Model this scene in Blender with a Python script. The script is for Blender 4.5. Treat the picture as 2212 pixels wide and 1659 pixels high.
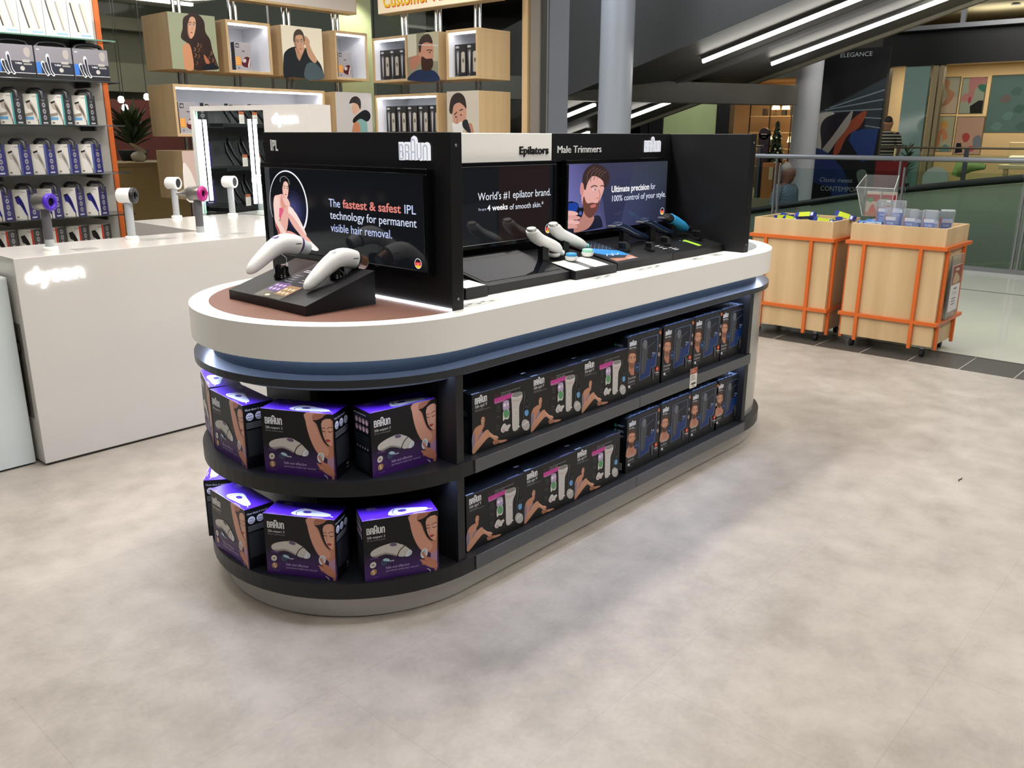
import bpy, math, random
from math import sin, cos, pi, radians, hypot, atan2
from mathutils import Vector, Matrix
random.seed(7)
for o in list(bpy.data.objects): bpy.data.objects.remove(o)
S = bpy.context.scene
COL = S.collection

# ------------------------------------------------------------------ camera
cam_d = bpy.data.cameras.new('camera'); cam = bpy.data.objects.new('camera', cam_d); COL.objects.link(cam)
F, PITCH, ROLL, YAW = 1846.69, 0.2829, 0.0028, 0.7330
fw = Vector((cos(YAW)*cos(PITCH), sin(YAW)*cos(PITCH), -sin(PITCH)))
rt = Vector((sin(YAW), -cos(YAW), 0)); up = rt.cross(fw)
r2 = rt*cos(ROLL)+up*sin(ROLL); u2 = up*cos(ROLL)-rt*sin(ROLL)
mt = Matrix.Identity(4)
for i in range(3):
    mt[i][0] = r2[i]; mt[i][1] = u2[i]; mt[i][2] = -fw[i]
mt.translation = (-1.7942, -2.3332, 1.4683)
cam.matrix_world = mt
cam_d.sensor_fit = 'HORIZONTAL'; cam_d.sensor_width = 36; cam_d.lens = F/2212*36
cam_d.clip_start = .05; cam_d.clip_end = 200
S.camera = cam

# ------------------------------------------------------------------ world, view
w = bpy.data.worlds.new('world'); S.world = w; w.use_nodes = True
w.node_tree.nodes['Background'].inputs[0].default_value = (.62, .66, .70, 1)
w.node_tree.nodes['Background'].inputs[1].default_value = .085
S.view_settings.view_transform = 'Standard'; S.view_settings.look = 'None'
S.view_settings.exposure = 0.0; S.view_settings.gamma = 1.0; S.view_settings.use_curve_mapping = False

def lamp(name, kind, loc, power, col=(1, 1, 1), size=1, size_y=None, target=None, **k):
    d = bpy.data.lights.new(name, kind); d.energy = power; d.color = col
    if kind == 'AREA':
        d.size = size
        if size_y: d.shape = 'RECTANGLE'; d.size_y = size_y
    elif kind == 'SPOT':
        d.shadow_soft_size = size; d.spot_size = k.get('angle', 1.2); d.spot_blend = .6
    else: d.shadow_soft_size = size
    o = bpy.data.objects.new(name, d); COL.objects.link(o); o.location = loc
    if target is not None:
        o.rotation_euler = (Vector(target)-Vector(loc)).to_track_quat('-Z', 'Y').to_euler()
    return o
WARM = (1, .90, .76); NEU = (1, .965, .93)
# store ceiling lights (they hang above the frame)
for x, y, e in ((-2.6, -2.6, 16), (-.9, -1.9, 16), (.4, -2.9, 20), (1.2, -1.7, 18), (2.6, -2.3, 28), (-2.4, .3, 19), (-.6, 1.0, 15)):
    lamp('ceiling_light', 'AREA', (x, y, 3.05), e, NEU, .5, .5, (x, y, 0))
lamp('ceiling_light', 'AREA', (.8, .35, 3.02), 92, NEU, 2.4, .25, (.8, .2, 0))
for x in (-.2, .8, 1.8): lamp('island_spot', 'SPOT', (x, -.6, 3.0), 62, NEU, .05, None, (x, -.15, .95), angle=.75)
lamp('ceiling_light', 'AREA', (3.0, 1.2, 3.02), 46, NEU, 1.6, 1.2, (3.0, 1.2, 0))
lamp('ceiling_light', 'AREA', (0.2, 2.6, 3.02), 74, NEU, 3.4, 1.0, (0.2, 2.9, 0))
lamp('ceiling_light', 'AREA', (3.9, -2.6, 3.02), 34, NEU, 1.0, 1.0, (3.9, -2.6, 0))
for x, y, tx, ty, e in [(.9, 2.9, .6, 4.1, 42), (2.4, 3.2, 2.7, 4.8, 52), (2.4, 3.0, 4.1, 3.9, 38), (-.3, 2.8, -1.2, 4.1, 40), (.1, 3.0, 2.0, 4.95, 60), (2.6, 2.6, 4.2, 3.3, 30)]:  # the spot aimed at the leftmost cube is added fill for dark wooden sides
    lamp('track_or_fill_spot', 'SPOT', (x, y, 2.95), e, NEU, .06, None, (tx, ty, 1.7), angle=1.5)
# mall
lamp('mall_or_fill_light', 'AREA', (6.6, -1.5, 5.4), 250, (.93, .97, 1), 4, 6, (6.6, -1.5, 0))
lamp('cafe_fill_light', 'AREA', (2.6, 7.4, 3.0), 60, (1, .93, .8), 3, 2, (2.6, 7.6, 0))  # unseen lamp added to lift the dark room beyond the glazing
lamp('mall_or_fill_light', 'AREA', (6.6, 5.5, 5.0), 170, (.85, .92, 1), 3, 6, (7.6, 5.5, 0))
lamp('mall_or_fill_light', 'AREA', (16.5, 10.5, 4.9), 220, (1, .97, .88), 3, 3, (19.5, 10.5, 0))  # unseen lamp added to brighten the green shop window
lamp('mall_or_fill_light', 'AREA', (21.2, 2.6, 3.9), 30, (1, .95, .8), .8, 3, (21.2, 2.6, 6))  # added upward fill, no real fitting, brightens the soffit above the shops
lamp('mall_or_fill_light', 'AREA', (15.5, 3.0, 5.5), 520, (1, .96, .88), 3, 8, (19, 3.5, 0))
lamp('mall_or_fill_light', 'AREA', (11.6, 1.0, .9+1.0), 60, (1, 1, .94), 3.2, 8, (11.6, 1.0, 6))

# ------------------------------------------------------------------ materials
def lin(c):
    if isinstance(c, str): c = tuple(int(c[i:i+2], 16)/255 for i in (0, 2, 4))
    return tuple(x/12.92 if x <= .04045 else ((x+.055)/1.055)**2.4 for x in c[:3])+(1,)
MATS = {}
def M(name, col='808080', rough=.5, metal=0, em=0, emc=None, noise=0, nscale=8, trans=0, ior=1.45, spec=.5, alpha=1, bump=0, coat=0, stretch=None):
    if name in MATS: return MATS[name]
    m = bpy.data.materials.new(name); m.use_nodes = True; nt = m.node_tree; b = nt.nodes['Principled BSDF']
    c = lin(col); b.inputs['Base Color'].default_value = c
    b.inputs['Roughness'].default_value = rough; b.inputs['Metallic'].default_value = metal
    b.inputs['Transmission Weight'].default_value = trans; b.inputs['IOR'].default_value = ior
    b.inputs['Specular IOR Level'].default_value = spec; b.inputs['Alpha'].default_value = alpha
    b.inputs['Coat Weight'].default_value = coat
    if em:
        b.inputs['Emission Color'].default_value = lin(emc or col); b.inputs['Emission Strength'].default_value = em
    if noise or bump:
        tc = nt.nodes.new('ShaderNodeTexCoord'); mp = nt.nodes.new('ShaderNodeMapping'); nz = nt.nodes.new('ShaderNodeTexNoise')
        nt.links.new(tc.outputs['Object'], mp.inputs[0]); nt.links.new(mp.outputs[0], nz.inputs['Vector'])
        if stretch: mp.inputs['Scale'].default_value = stretch
        nz.inputs['Scale'].default_value = nscale; nz.inputs['Detail'].default_value = 5
        if noise:
            mx = nt.nodes.new('ShaderNodeMix'); mx.data_type = 'RGBA'
            mx.inputs['A'].default_value = tuple(x*(1-noise) for x in c[:3])+(1,)
            mx.inputs['B'].default_value = tuple(min(1, x*(1+noise)) for x in c[:3])+(1,)
            nt.links.new(nz.outputs['Fac'], mx.inputs['Factor']); nt.links.new(mx.outputs['Result'], b.inputs['Base Color'])
        if bump:
            bp = nt.nodes.new('ShaderNodeBump'); bp.inputs['Strength'].default_value = bump; bp.inputs['Distance'].default_value = .002
            nt.links.new(nz.outputs['Fac'], bp.inputs['Height']); nt.links.new(bp.outputs[0], b.inputs['Normal'])
    MATS[name] = m; return m
def attr_mat(name, rough, em, spec=.5, coat=0):
    m = M(name, '808080', rough, spec=spec, coat=coat); nt = m.node_tree; b = nt.nodes['Principled BSDF']
    a = nt.nodes.new('ShaderNodeVertexColor'); a.layer_name = 'Col'
    if em:
        b.inputs['Base Color'].default_value = (.004, .004, .005, 1)
        nt.links.new(a.outputs['Color'], b.inputs['Emission Color']); b.inputs['Emission Strength'].default_value = em
    else:
        nz = nt.nodes.new('ShaderNodeTexNoise'); nz.inputs['Scale'].default_value = 300
        mx = nt.nodes.new('ShaderNodeMix'); mx.data_type = 'RGBA'; mx.blend_type = 'MULTIPLY'
        mx.inputs['Factor'].default_value = .06
        nt.links.new(a.outputs['Color'], mx.inputs['A']); nt.links.new(nz.outputs['Color'], mx.inputs['B'])
        nt.links.new(mx.outputs['Result'], b.inputs['Base Color'])
    return m
PRINT = attr_mat('printed_card', .38, 0, .4)
SCREEN = attr_mat('lit_screen', .06, 1.0, .5)
BACKLIT = attr_mat('backlit_print', .3, .75, .3)
WHITE = M('white_solid_surface', 'f1efe9', .28, noise=.015)
WHITEG = M('white_gloss_laminate', 'cdc9c3', .16, noise=.01)
BLACK = M('black_powder_coat', '121214', .42, noise=.08, spec=.35)
BLACKG = M('black_gloss', '0c0c0e', .12)
LEDGE = M('dark_brushed_metal', '3a3e44', .28, metal=.4, noise=.06, nscale=40)
NECK = M('perforated_dark_steel', '4a5560', .3, metal=.8, noise=.25, nscale=400, bump=.2)
SHELFB = M('black_laminate', '1b1c1e', .4, noise=.05)
STRIPM = M('grey_ticket_strip', '55575a', .35, noise=.03)
PLINTH = M('brushed_aluminium', 'c4c2bd', .38, metal=.3, noise=.06, nscale=60, stretch=(1, 1, 20))
CHROME = M('chrome', 'c9cacc', .12, metal=1)
STEEL = M('satin_steel', '8f9196', .35, metal=.7)
BROWN = M('brown_leatherette', '704c3e', .55, noise=.05, nscale=200)
GREYIN = M('grey_inset', '8b9192', .5, noise=.03)
LEDB = M('cool_led_strip', 'dfeaff', .5, em=36, emc='cddcff')
LEDW = M('white_led_strip', 'ffffff', .5, em=9, emc='f4f7ff')
LEDH = M('tube_light', 'ffffff', .5, em=14, emc='fdf8ee')
GLASS = M('clear_glass', 'eef6f2', .02, trans=1, ior=1.02, spec=.5)
PANE = M('window_glass', 'eef2ee', .03, trans=1, ior=1.12)
ACRYL = M('acrylic', 'eef2f2', .06, trans=.92, ior=1.1)
MIRROR = M('mirror', 'dfe6e4', .01, metal=1)
ORANGE = M('orange_powder_coat', 'cf6628', .35, noise=.03)
def woodmat():
    m = M('light_oak', 'c7a374', .45); nt = m.node_tree; b = nt.nodes['Principled BSDF']
    tc = nt.nodes.new('ShaderNodeTexCoord'); mp = nt.nodes.new('ShaderNodeMapping'); nz = nt.nodes.new('ShaderNodeTexNoise')
    mp.inputs['Scale'].default_value = (5, 5, .35); nz.inputs['Scale'].default_value = 2.2; nz.inputs['Detail'].default_value = 8
    cr = nt.nodes.new('ShaderNodeValToRGB'); cr.color_ramp.elements[0].position = .3; cr.color_ramp.elements[1].position = .7
    cr.color_ramp.elements[0].color = lin('bfa277'); cr.color_ramp.elements[1].color = lin('d0b48a')
    nt.links.new(tc.outputs['Object'], mp.inputs[0]); nt.links.new(mp.outputs[0], nz.inputs['Vector'])
    nt.links.new(nz.outputs['Fac'], cr.inputs[0]); nt.links.new(cr.outputs[0], b.inputs['Base Color'])
    return m
WOOD = woodmat()

# ------------------------------------------------------------------ mesh builder
class MB:
    def __init__(s): s.v = []; s.f = []; s.m = []; s.c = []; s.sm = []
    def face(s, pts, mat, col=None, smooth=False):
        i = len(s.v); s.v += [tuple(p) for p in pts]; n = len(pts)
        s.f.append(tuple(range(i, i+n))); s.m.append(mat); s.sm.append(smooth)
        if col is None: col = (1, 1, 1, 1)
        s.c.append(col if isinstance(col, list) else [col]*n)
    def grid(s, rows, mat, col=None, smooth=True, closed=False):
        i = len(s.v); n = len(rows[0]); col = col or (1, 1, 1, 1)
        for r in rows: s.v += [tuple(p) for p in r]
        for a in range(len(rows)-1):
            for b in range(n if closed else n-1):
                c = (b+1) % n
                s.f.append((i+a*n+b, i+a*n+c, i+(a+1)*n+c, i+(a+1)*n+b)); s.m.append(mat); s.sm.append(smooth); s.c.append([col]*4)
    def box(s, a, b, mat, col=None):
        x0, y0, z0 = a; x1, y1, z1 = b
        x0, x1 = min(x0, x1), max(x0, x1); y0, y1 = min(y0, y1), max(y0, y1); z0, z1 = min(z0, z1), max(z0, z1)
        i = len(s.v)
        s.v += [(x0, y0, z0), (x1, y0, z0), (x1, y1, z0), (x0, y1, z0), (x0, y0, z1), (x1, y0, z1), (x1, y1, z1), (x0, y1, z1)]
        for f in ((0, 3, 2, 1), (4, 5, 6, 7), (0, 1, 5, 4), (1, 2, 6, 5), (2, 3, 7, 6), (3, 0, 4, 7)):
            s.f.append(tuple(i+k for k in f)); s.m.append(mat); s.sm.append(False); s.c.append([col or (1, 1, 1, 1)]*4)
    def prism(s, pts, z0, z1, mat, smooth=False, caps=True, col=None):
        n = len(pts)
        s.grid([[(x, y, z0) for x, y in pts], [(x, y, z1) for x, y in pts]], mat, col, smooth, True)
        if caps:
            s.face([(x, y, z1) for x, y in pts], mat, col); s.face([(x, y, z0) for x, y in reversed(pts)], mat, col)
    def ring(s, outer, inner, z0, z1, mat, smooth=True):
        n = len(outer)
        s.grid([[(x, y, z0) for x, y in outer], [(x, y, z1) for x, y in outer]], mat, None, smooth, True)
        s.grid([[(x, y, z1) for x, y in outer], [(x, y, z1) for x, y in inner]], mat, None, False, True)
        s.grid([[(x, y, z1) for x, y in inner], [(x, y, z0) for x, y in inner]], mat, None, smooth, True)
        s.grid([[(x, y, z0) for x, y in inner], [(x, y, z0) for x, y in outer]], mat, None, False, True)
    def tube(s, path, rad, mat, n=14, caps=True, col=None, flat=1.0, upv=(0, 0, 1)):
        path = [Vector(p) for p in path]; rows = []
        if not isinstance(rad, (list, tuple)): rad = [rad]*len(path)
        for k, p in enumerate(path):
            d = (path[min(k+1, len(path)-1)]-path[max(k-1, 0)])
            d = d.normalized() if d.length > 1e-9 else Vector((0, 0, 1))
            U = Vector(upv); 
            if abs(d.dot(U)) > .97: U = Vector((1, 0, 0))
            a = d.cross(U).normalized(); b = a.cross(d).normalized()
            r = rad[k]; ra, rb = r if isinstance(r, (tuple, list)) else (r, r*flat)
            rows.append([p+a*(cos(2*pi*j/n)*ra)+b*(sin(2*pi*j/n)*rb) for j in range(n)])
        s.grid(rows, mat, col, True, True)
        if caps:
            s.face(list(reversed(rows[0])), mat, col); s.face(rows[-1], mat, col)
    def lathe(s, prof, mat, n=24, c=(0, 0, 0), axis=(0, 0, 1), col=None, cap=True):
        ax = Vector(axis).normalized(); a = ax.orthogonal().normalized(); b = ax.cross(a); c = Vector(c)
        rows = [[c+ax*h+(a*cos(2*pi*j/n)+b*sin(2*pi*j/n))*r for j in range(n)] for r, h in prof]
        s.grid(rows, mat, col, True, True)
        if cap:
            s.face(list(reversed(rows[0])), mat, col); s.face(rows[-1], mat, col)
    def extrude(s, n, depth):
        n = Vector(n)*depth
        for k in range(len(s.f)):
            P = [Vector(s.v[i]) for i in s.f[k]]; c = s.c[k]
            for i in range(len(P)):
                j = (i+1) % len(P); s.face([P[j], P[i], P[i]-n, P[j]-n], s.m[k], c[0])
    def obj(s, name, parent=None, bevel=0, seg=2, sub=0):
        me = bpy.data.meshes.new(name); me.from_pydata(s.v, [], s.f)
        ms = []
        for m in s.m:
            if m not in ms: ms.append(m)
        for m in ms: me.materials.append(m)
        idx = {m: i for i, m in enumerate(ms)}
        me.polygons.foreach_set('material_index', [idx[m] for m in s.m])
        me.polygons.foreach_set('use_smooth', s.sm)
        ca = me.color_attributes.new('Col', 'FLOAT_COLOR', 'CORNER')
        fl = []
        for c in s.c:
            for q in c: fl += list(q)
        ca.data.foreach_set('color', fl)
        me.update()
        o = bpy.data.objects.new(name, me); COL.objects.link(o)
        if parent is not None: o.parent = parent
        if bevel:
            b = o.modifiers.new('bevel', 'BEVEL'); b.width = bevel; b.segments = seg; b.limit_method = 'ANGLE'; b.angle_limit = radians(50)
        if sub:
            b = o.modifiers.new('sub', 'SUBSURF'); b.levels = sub; b.render_levels = sub
        return o
def tag(o, label, cat, group=None, kind=None):
    o['label'] = label; o['category'] = cat
    if group: o['group'] = group
    if kind: o['kind'] = kind
    return o
def thing(name, label, cat, loc=(0, 0, 0), rz=0, group=None):
    o = bpy.data.objects.new(name, None); COL.objects.link(o); o.empty_display_size = .05
    o.location = loc; o.rotation_euler = (0, 0, rz)
    return tag(o, label, cat, group)
def struct(name, mb, parent=None, **k):
    o = mb.obj(name, parent, **k)
    if parent is None: o['kind'] = 'structure'
    return o
def dup(root, loc, rz, label, group=None):
    r = root.copy(); COL.objects.link(r); r.location = loc; r.rotation_euler = (0, 0, rz); r['label'] = label
    if group: r['group'] = group
    for ch in list(root.children):
        c = ch.copy(); COL.objects.link(c); c.parent = r
        for g in list(ch.children):
            d = g.copy(); COL.objects.link(d); d.parent = c
    return r

# ------------------------------------------------------------------ flat printed artwork (posters, cartons, screens)
GLY = {}
def glyphs(txt, bold):
    k = (txt, bold)
    if k not in GLY:
        cu = bpy.data.curves.new('t', 'FONT'); cu.body = txt; cu.resolution_u = 3; cu.offset = .018 if bold else 0
        cu.fill_mode = 'FRONT'; cu.dimensions = '2D'
        o = bpy.data.objects.new('t', cu); me = o.to_mesh()
        vs = [(v.co.x, v.co.y) for v in me.vertices]; ps = [list(p.vertices) for p in me.polygons]
        # normal check
        GLY[k] = ([[vs[i] for i in p] for p in ps], max([v[0] for v in vs] or [0]), min([v[0] for v in vs] or [0]))
        o.to_mesh_clear(); bpy.data.objects.remove(o); bpy.data.curves.remove(cu)
    return GLY[k]
def smooth(pts, n=5, closed=True):
    out = []; N = len(pts); R = range(N if closed else N-1)
    for i in R:
        g = (lambda k: pts[k % N]) if closed else (lambda k: pts[max(0, min(N-1, k))])
        p0, p1, p2, p3 = g(i-1), g(i), g(i+1), g(i+2)
        for j in range(n):
            t = j/n
            out.append(tuple(.5*((2*p1[k])+(-p0[k]+p2[k])*t+(2*p0[k]-5*p1[k]+4*p2[k]-p3[k])*t*t+(-p0[k]+3*p1[k]-3*p2[k]+p3[k])*t**3) for k in (0, 1)))
    if not closed: out.append(pts[-1])
    return out
class Art:
    def __init__(s, mb, O, U, V, mat=PRINT, step=.00004, base=.0003):
        s.mb = mb; s.O = Vector(O); s.U = Vector(U).normalized(); s.V = Vector(V).normalized(); s.N = s.U.cross(s.V)
        s.mat = mat; s.step = step; s.k = [0]; s.T = (1, 0, 0, 1, 0, 0); s.base = base
    def at(s, x, y, sx=1, sy=None, rot=0):
        sy = sx if sy is None else sy; a = Art.__new__(Art); a.__dict__.update(s.__dict__)
        A, B, C, D, X, Y = s.T; c, n = cos(rot), sin(rot)
        p, q, r, t = c*sx, n*sx, -n*sy, c*sy
        a.T = (A*p+C*q, B*p+D*q, A*r+C*t, B*r+D*t, A*x+C*y+X, B*x+D*y+Y); return a
    def P(s, x, y):
        A, B, C, D, X, Y = s.T; h = s.base+s.k[0]*s.step
        return s.O+s.U*(A*x+C*y+X)+s.V*(B*x+D*y+Y)+s.N*h
    def poly(s, pts, col, layer=True):
        if layer: s.k[0] += 1
        A, B, C, D, X, Y = s.T
        ar = sum(pts[i][0]*pts[(i+1) % len(pts)][1]-pts[(i+1) % len(pts)][0]*pts[i][1] for i in range(len(pts)))*(A*D-B*C)
        cc = [lin(c) for c in col] if isinstance(col, list) else lin(col)
        if ar < 0:
            pts = list(reversed(pts))
            if isinstance(cc, list): cc = list(reversed(cc))
        s.mb.face([s.P(*p) for p in pts], s.mat, cc)
    def rect(s, x, y, w, h, col, layer=True): s.poly([(x, y), (x+w, y), (x+w, y+h), (x, y+h)], col, layer)
    def vgrad(s, x, y, w, h, c0, c1): s.poly([(x, y), (x+w, y), (x+w, y+h), (x, y+h)], [c0, c0, c1, c1])
    def ell(s, x, y, rx, ry=None, col='ffffff', rot=0, n=20, layer=True):
        ry = rx if ry is None else ry; c, q = cos(rot), sin(rot)
        s.poly([(x+c*rx*cos(2*pi*i/n)-q*ry*sin(2*pi*i/n), y+q*rx*cos(2*pi*i/n)+c*ry*sin(2*pi*i/n)) for i in range(n)], col, layer)
    def blob(s, pts, col, n=4): s.poly(smooth(pts, n), col)
    def stroke(s, pts, w, col, closed=False, sm=0, layer=True, w1=None):
        if sm: pts = smooth(pts, sm, closed)
        if layer: s.k[0] += 1
        L = []; N = len(pts)
        for i, p in enumerate(pts):
            a = pts[(i-1) % N] if closed else pts[max(0, i-1)]; b = pts[(i+1) % N] if closed else pts[min(N-1, i+1)]
            def un(u, v):
                d = hypot(v[0]-u[0], v[1]-u[1]); return ((v[0]-u[0])/d, (v[1]-u[1])/d) if d > 1e-9 else None
            d1, d2 = un(a, p), un(p, b); d1 = d1 or d2; d2 = d2 or d1
            tx, ty = d1[0]+d2[0], d1[1]+d2[1]; l = hypot(tx, ty) or 1; tx /= l; ty /= l
            k = 1/max(.5, (tx*d1[0]+ty*d1[1])); ww = w if w1 is None else w+(w1-w)*i/(N-1)
            L.append(((p[0]-ty*ww/2*k, p[1]+tx*ww/2*k), (p[0]+ty*ww/2*k, p[1]-tx*ww/2*k)))
        for i in range(N if closed else N-1):
            j = (i+1) % N
            s.poly([L[i][0], L[i][1], L[j][1], L[j][0]], col, False)
    def text(s, t, x, y, size, col, sq=.88, bold=False, align='l', shear=0, w_=None):
        G, w, w0 = glyphs(t, bold); s.k[0] += 1
        k = size*1.37
        if w_: sq = w_/(w*k)
        dx = 0 if align == 'l' else (-w*k*sq if align == 'r' else -w*k*sq/2)
        for p in G: s.poly([(x+dx+u*k*sq+v*k*shear, y+v*k) for u, v in p], col, False)
        return w*k*sq
    def lines(s, x, y, w, n, gap, h, col, jag=.3):
        s.k[0] += 1
        for i in range(n):
            ww = w*(1-jag*random.random()); s.rect(x, y-i*gap, ww, h, col, False)
    def logo(s, x, y, h, col, wt=.2):
        """word mark of six heavy rounded letters with a tall middle A; h = total height"""
        k = h/1.62; a = s.at(x+wt/2*k, y+wt/2*k, k); q = .4; P = .66; s.k[0] += 1
        def st(ox, pts): a.at(ox, 0).stroke(pts, wt, col, layer=False)
        st(0, [(0, 0), (0, 1), (.26, 1), (.37, .93), (.37, .6), (.26, .52), (0, .52)])
        st(0, [(0, .52), (.3, .52), (q, .44), (q, .08), (.3, 0), (-.1, 0)])
        st(P, [(0, -.1), (0, 1), (.3, 1), (q, .92), (q, .6), (.3, .52), (0, .52)]); st(P, [(.22, .52), (q, .4), (q, -.1)])
        st(2*P, [(0, -.1), (0, 1.22), (.06, 1.36), (.2, 1.42), (.34, 1.36), (q, 1.22), (q, -.1)]); st(2*P, [(0, .5), (q, .5)])
        st(3*P, [(0, 1.1), (0, .16), (.07, .04), (.2, 0), (.33, .04), (q, .16), (q, 1.1)])
        st(4*P, [(0, -.1), (0, .84), (.07, .96), (.2, 1), (.33, .96), (q, .84), (q, -.1)])
def face(a, skin='d9a58a', hair='3a2a22', lips='b5605c', beard=None, female=False, turn=0, closed=False, shade=None):
    """portrait head, face about 2 units high centred on the nose; turn shifts features sideways"""
    sh = shade or 'b98066'
    if female: a.blob([(-.85, .3), (-.8, 1.0), (-.2, 1.42), (.5, 1.32), (.88, .8), (.9, 0), (.75, -.7), (.5, -.3), (-.5, -.3), (-.75, -.7), (-.92, -.2)], hair)
    else: a.blob([(-.78, .1), (-.85, .8), (-.55, 1.3), (0, 1.5), (.55, 1.35), (.85, .85), (.78, .1)], hair)
    if not female:
        a.ell(-.74, 0, .12, .24, sh); a.ell(.74, 0, .12, .24, sh)
    a.blob([(-.7, .3), (-.6, .85), (0, 1.08), (.6, .85), (.7, .3), (.66, -.3), (.45, -.85), (0, -1.12), (-.45, -.85), (-.66, -.3)], skin)
    a.blob([(.7, .3), (.62, .8), (.45, .9), (.5, .1), (.42, -.5), (.1, -1.05), (.45, -.85), (.66, -.3)], sh) if turn <= 0 else a.blob([(-.7, .3), (-.62, .8), (-.45, .9), (-.5, .1), (-.42, -.5), (-.1, -1.05), (-.45, -.85), (-.66, -.3)], sh)
    if beard:
        a.blob([(-.68, .05), (-.52, -.3), (-.3, -.42), (0, -.36), (.3, -.42), (.52, -.3), (.68, .05), (.64, -.55), (.4, -1.05), (0, -1.25), (-.4, -1.05), (-.64, -.55)], beard)
        a.ell(turn*.3, -.52, .22, .09, skin)
    if female: a.blob([(-.72, .2), (-.7, .9), (-.2, 1.2), (.45, 1.12), (.74, .7), (.7, .25), (.55, .72), (.1, .95), (-.4, .8)], hair)
    else: a.blob([(-.74, .35), (-.78, .9), (-.2, 1.3), (.5, 1.25), (.78, .8), (.72, .4), (.6, .78), (.1, .92), (-.45, .84), (-.62, .7)], hair)
    t = turn*.22
    for sx in (-1, 1):
        ex = sx*.32+t
        a.stroke([(ex-.2, .34), (ex, .42), (ex+.2, .34)], .075, hair, sm=3)
        if closed: a.stroke([(ex-.17, .14), (ex, .08), (ex+.17, .14)], .06, '3a2520', sm=3)
        else:
            a.ell(ex, .14, .17, .075, 'efe4dc'); a.ell(ex+turn*.05, .14, .07, .075, '33261f'); a.stroke([(ex-.19, .15), (ex, .23), (ex+.19, .15)], .04, '3a2520', sm=3)
    a.stroke([(t*1.2+.06, .15), (t*1.4+.1, -.18), (t*1.3+.0, -.26)], .05, sh, sm=3)
    a.ell(t*1.3-.08, -.24, .035, .025, '8a4f40'); a.ell(t*1.3+.1, -.24, .035, .025, '8a4f40')
    a.blob([(t-.22, -.52), (t-.07, -.46), (t, -.48), (t+.07, -.46), (t+.22, -.52), (t+.08, -.62), (t-.08, -.62)], lips)
    a.stroke([(t-.2, -.52), (t, -.535), (t+.2, -.52)], .02, '7a3634')
def fit(a, TL, TR, BL, w, h):
    """map traced coordinates (y down) so that TL, TR, BL land on the corners of a w x h face"""
    ux, uy = TR[0]-TL[0], TR[1]-TL[1]; vx, vy = BL[0]-TL[0], BL[1]-TL[1]; D = ux*vy-uy*vx
    A = w*vy/D; C = -w*vx/D; B = h*uy/D; Dd = -h*ux/D
    b = Art.__new__(Art); b.__dict__.update(a.__dict__)
    a0 = (A, B, C, Dd, -(A*TL[0]+C*TL[1]), h-(B*TL[0]+Dd*TL[1]))
    P, Q, R, T, X, Y = a.T
    b.T = (P*a0[0]+R*a0[1], Q*a0[0]+T*a0[1], P*a0[2]+R*a0[3], Q*a0[2]+T*a0[3], P*a0[4]+R*a0[5]+X, Q*a0[4]+T*a0[5]+Y)
    return b
def stad(R, x0=0, x1=1.9, n=40):
    p = [(x0, -R)]+[(x0+(x1-x0)*i/6, -R) for i in range(1, 6)]+[(x1+R*sin(pi*i/n), -R*cos(pi*i/n)) for i in range(n+1)]
    p += [(x1+(x0-x1)*i/6, R) for i in range(1, 6)]+[(x0-R*sin(pi*i/n), R*cos(pi*i/n)) for i in range(n)]
    return p

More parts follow.
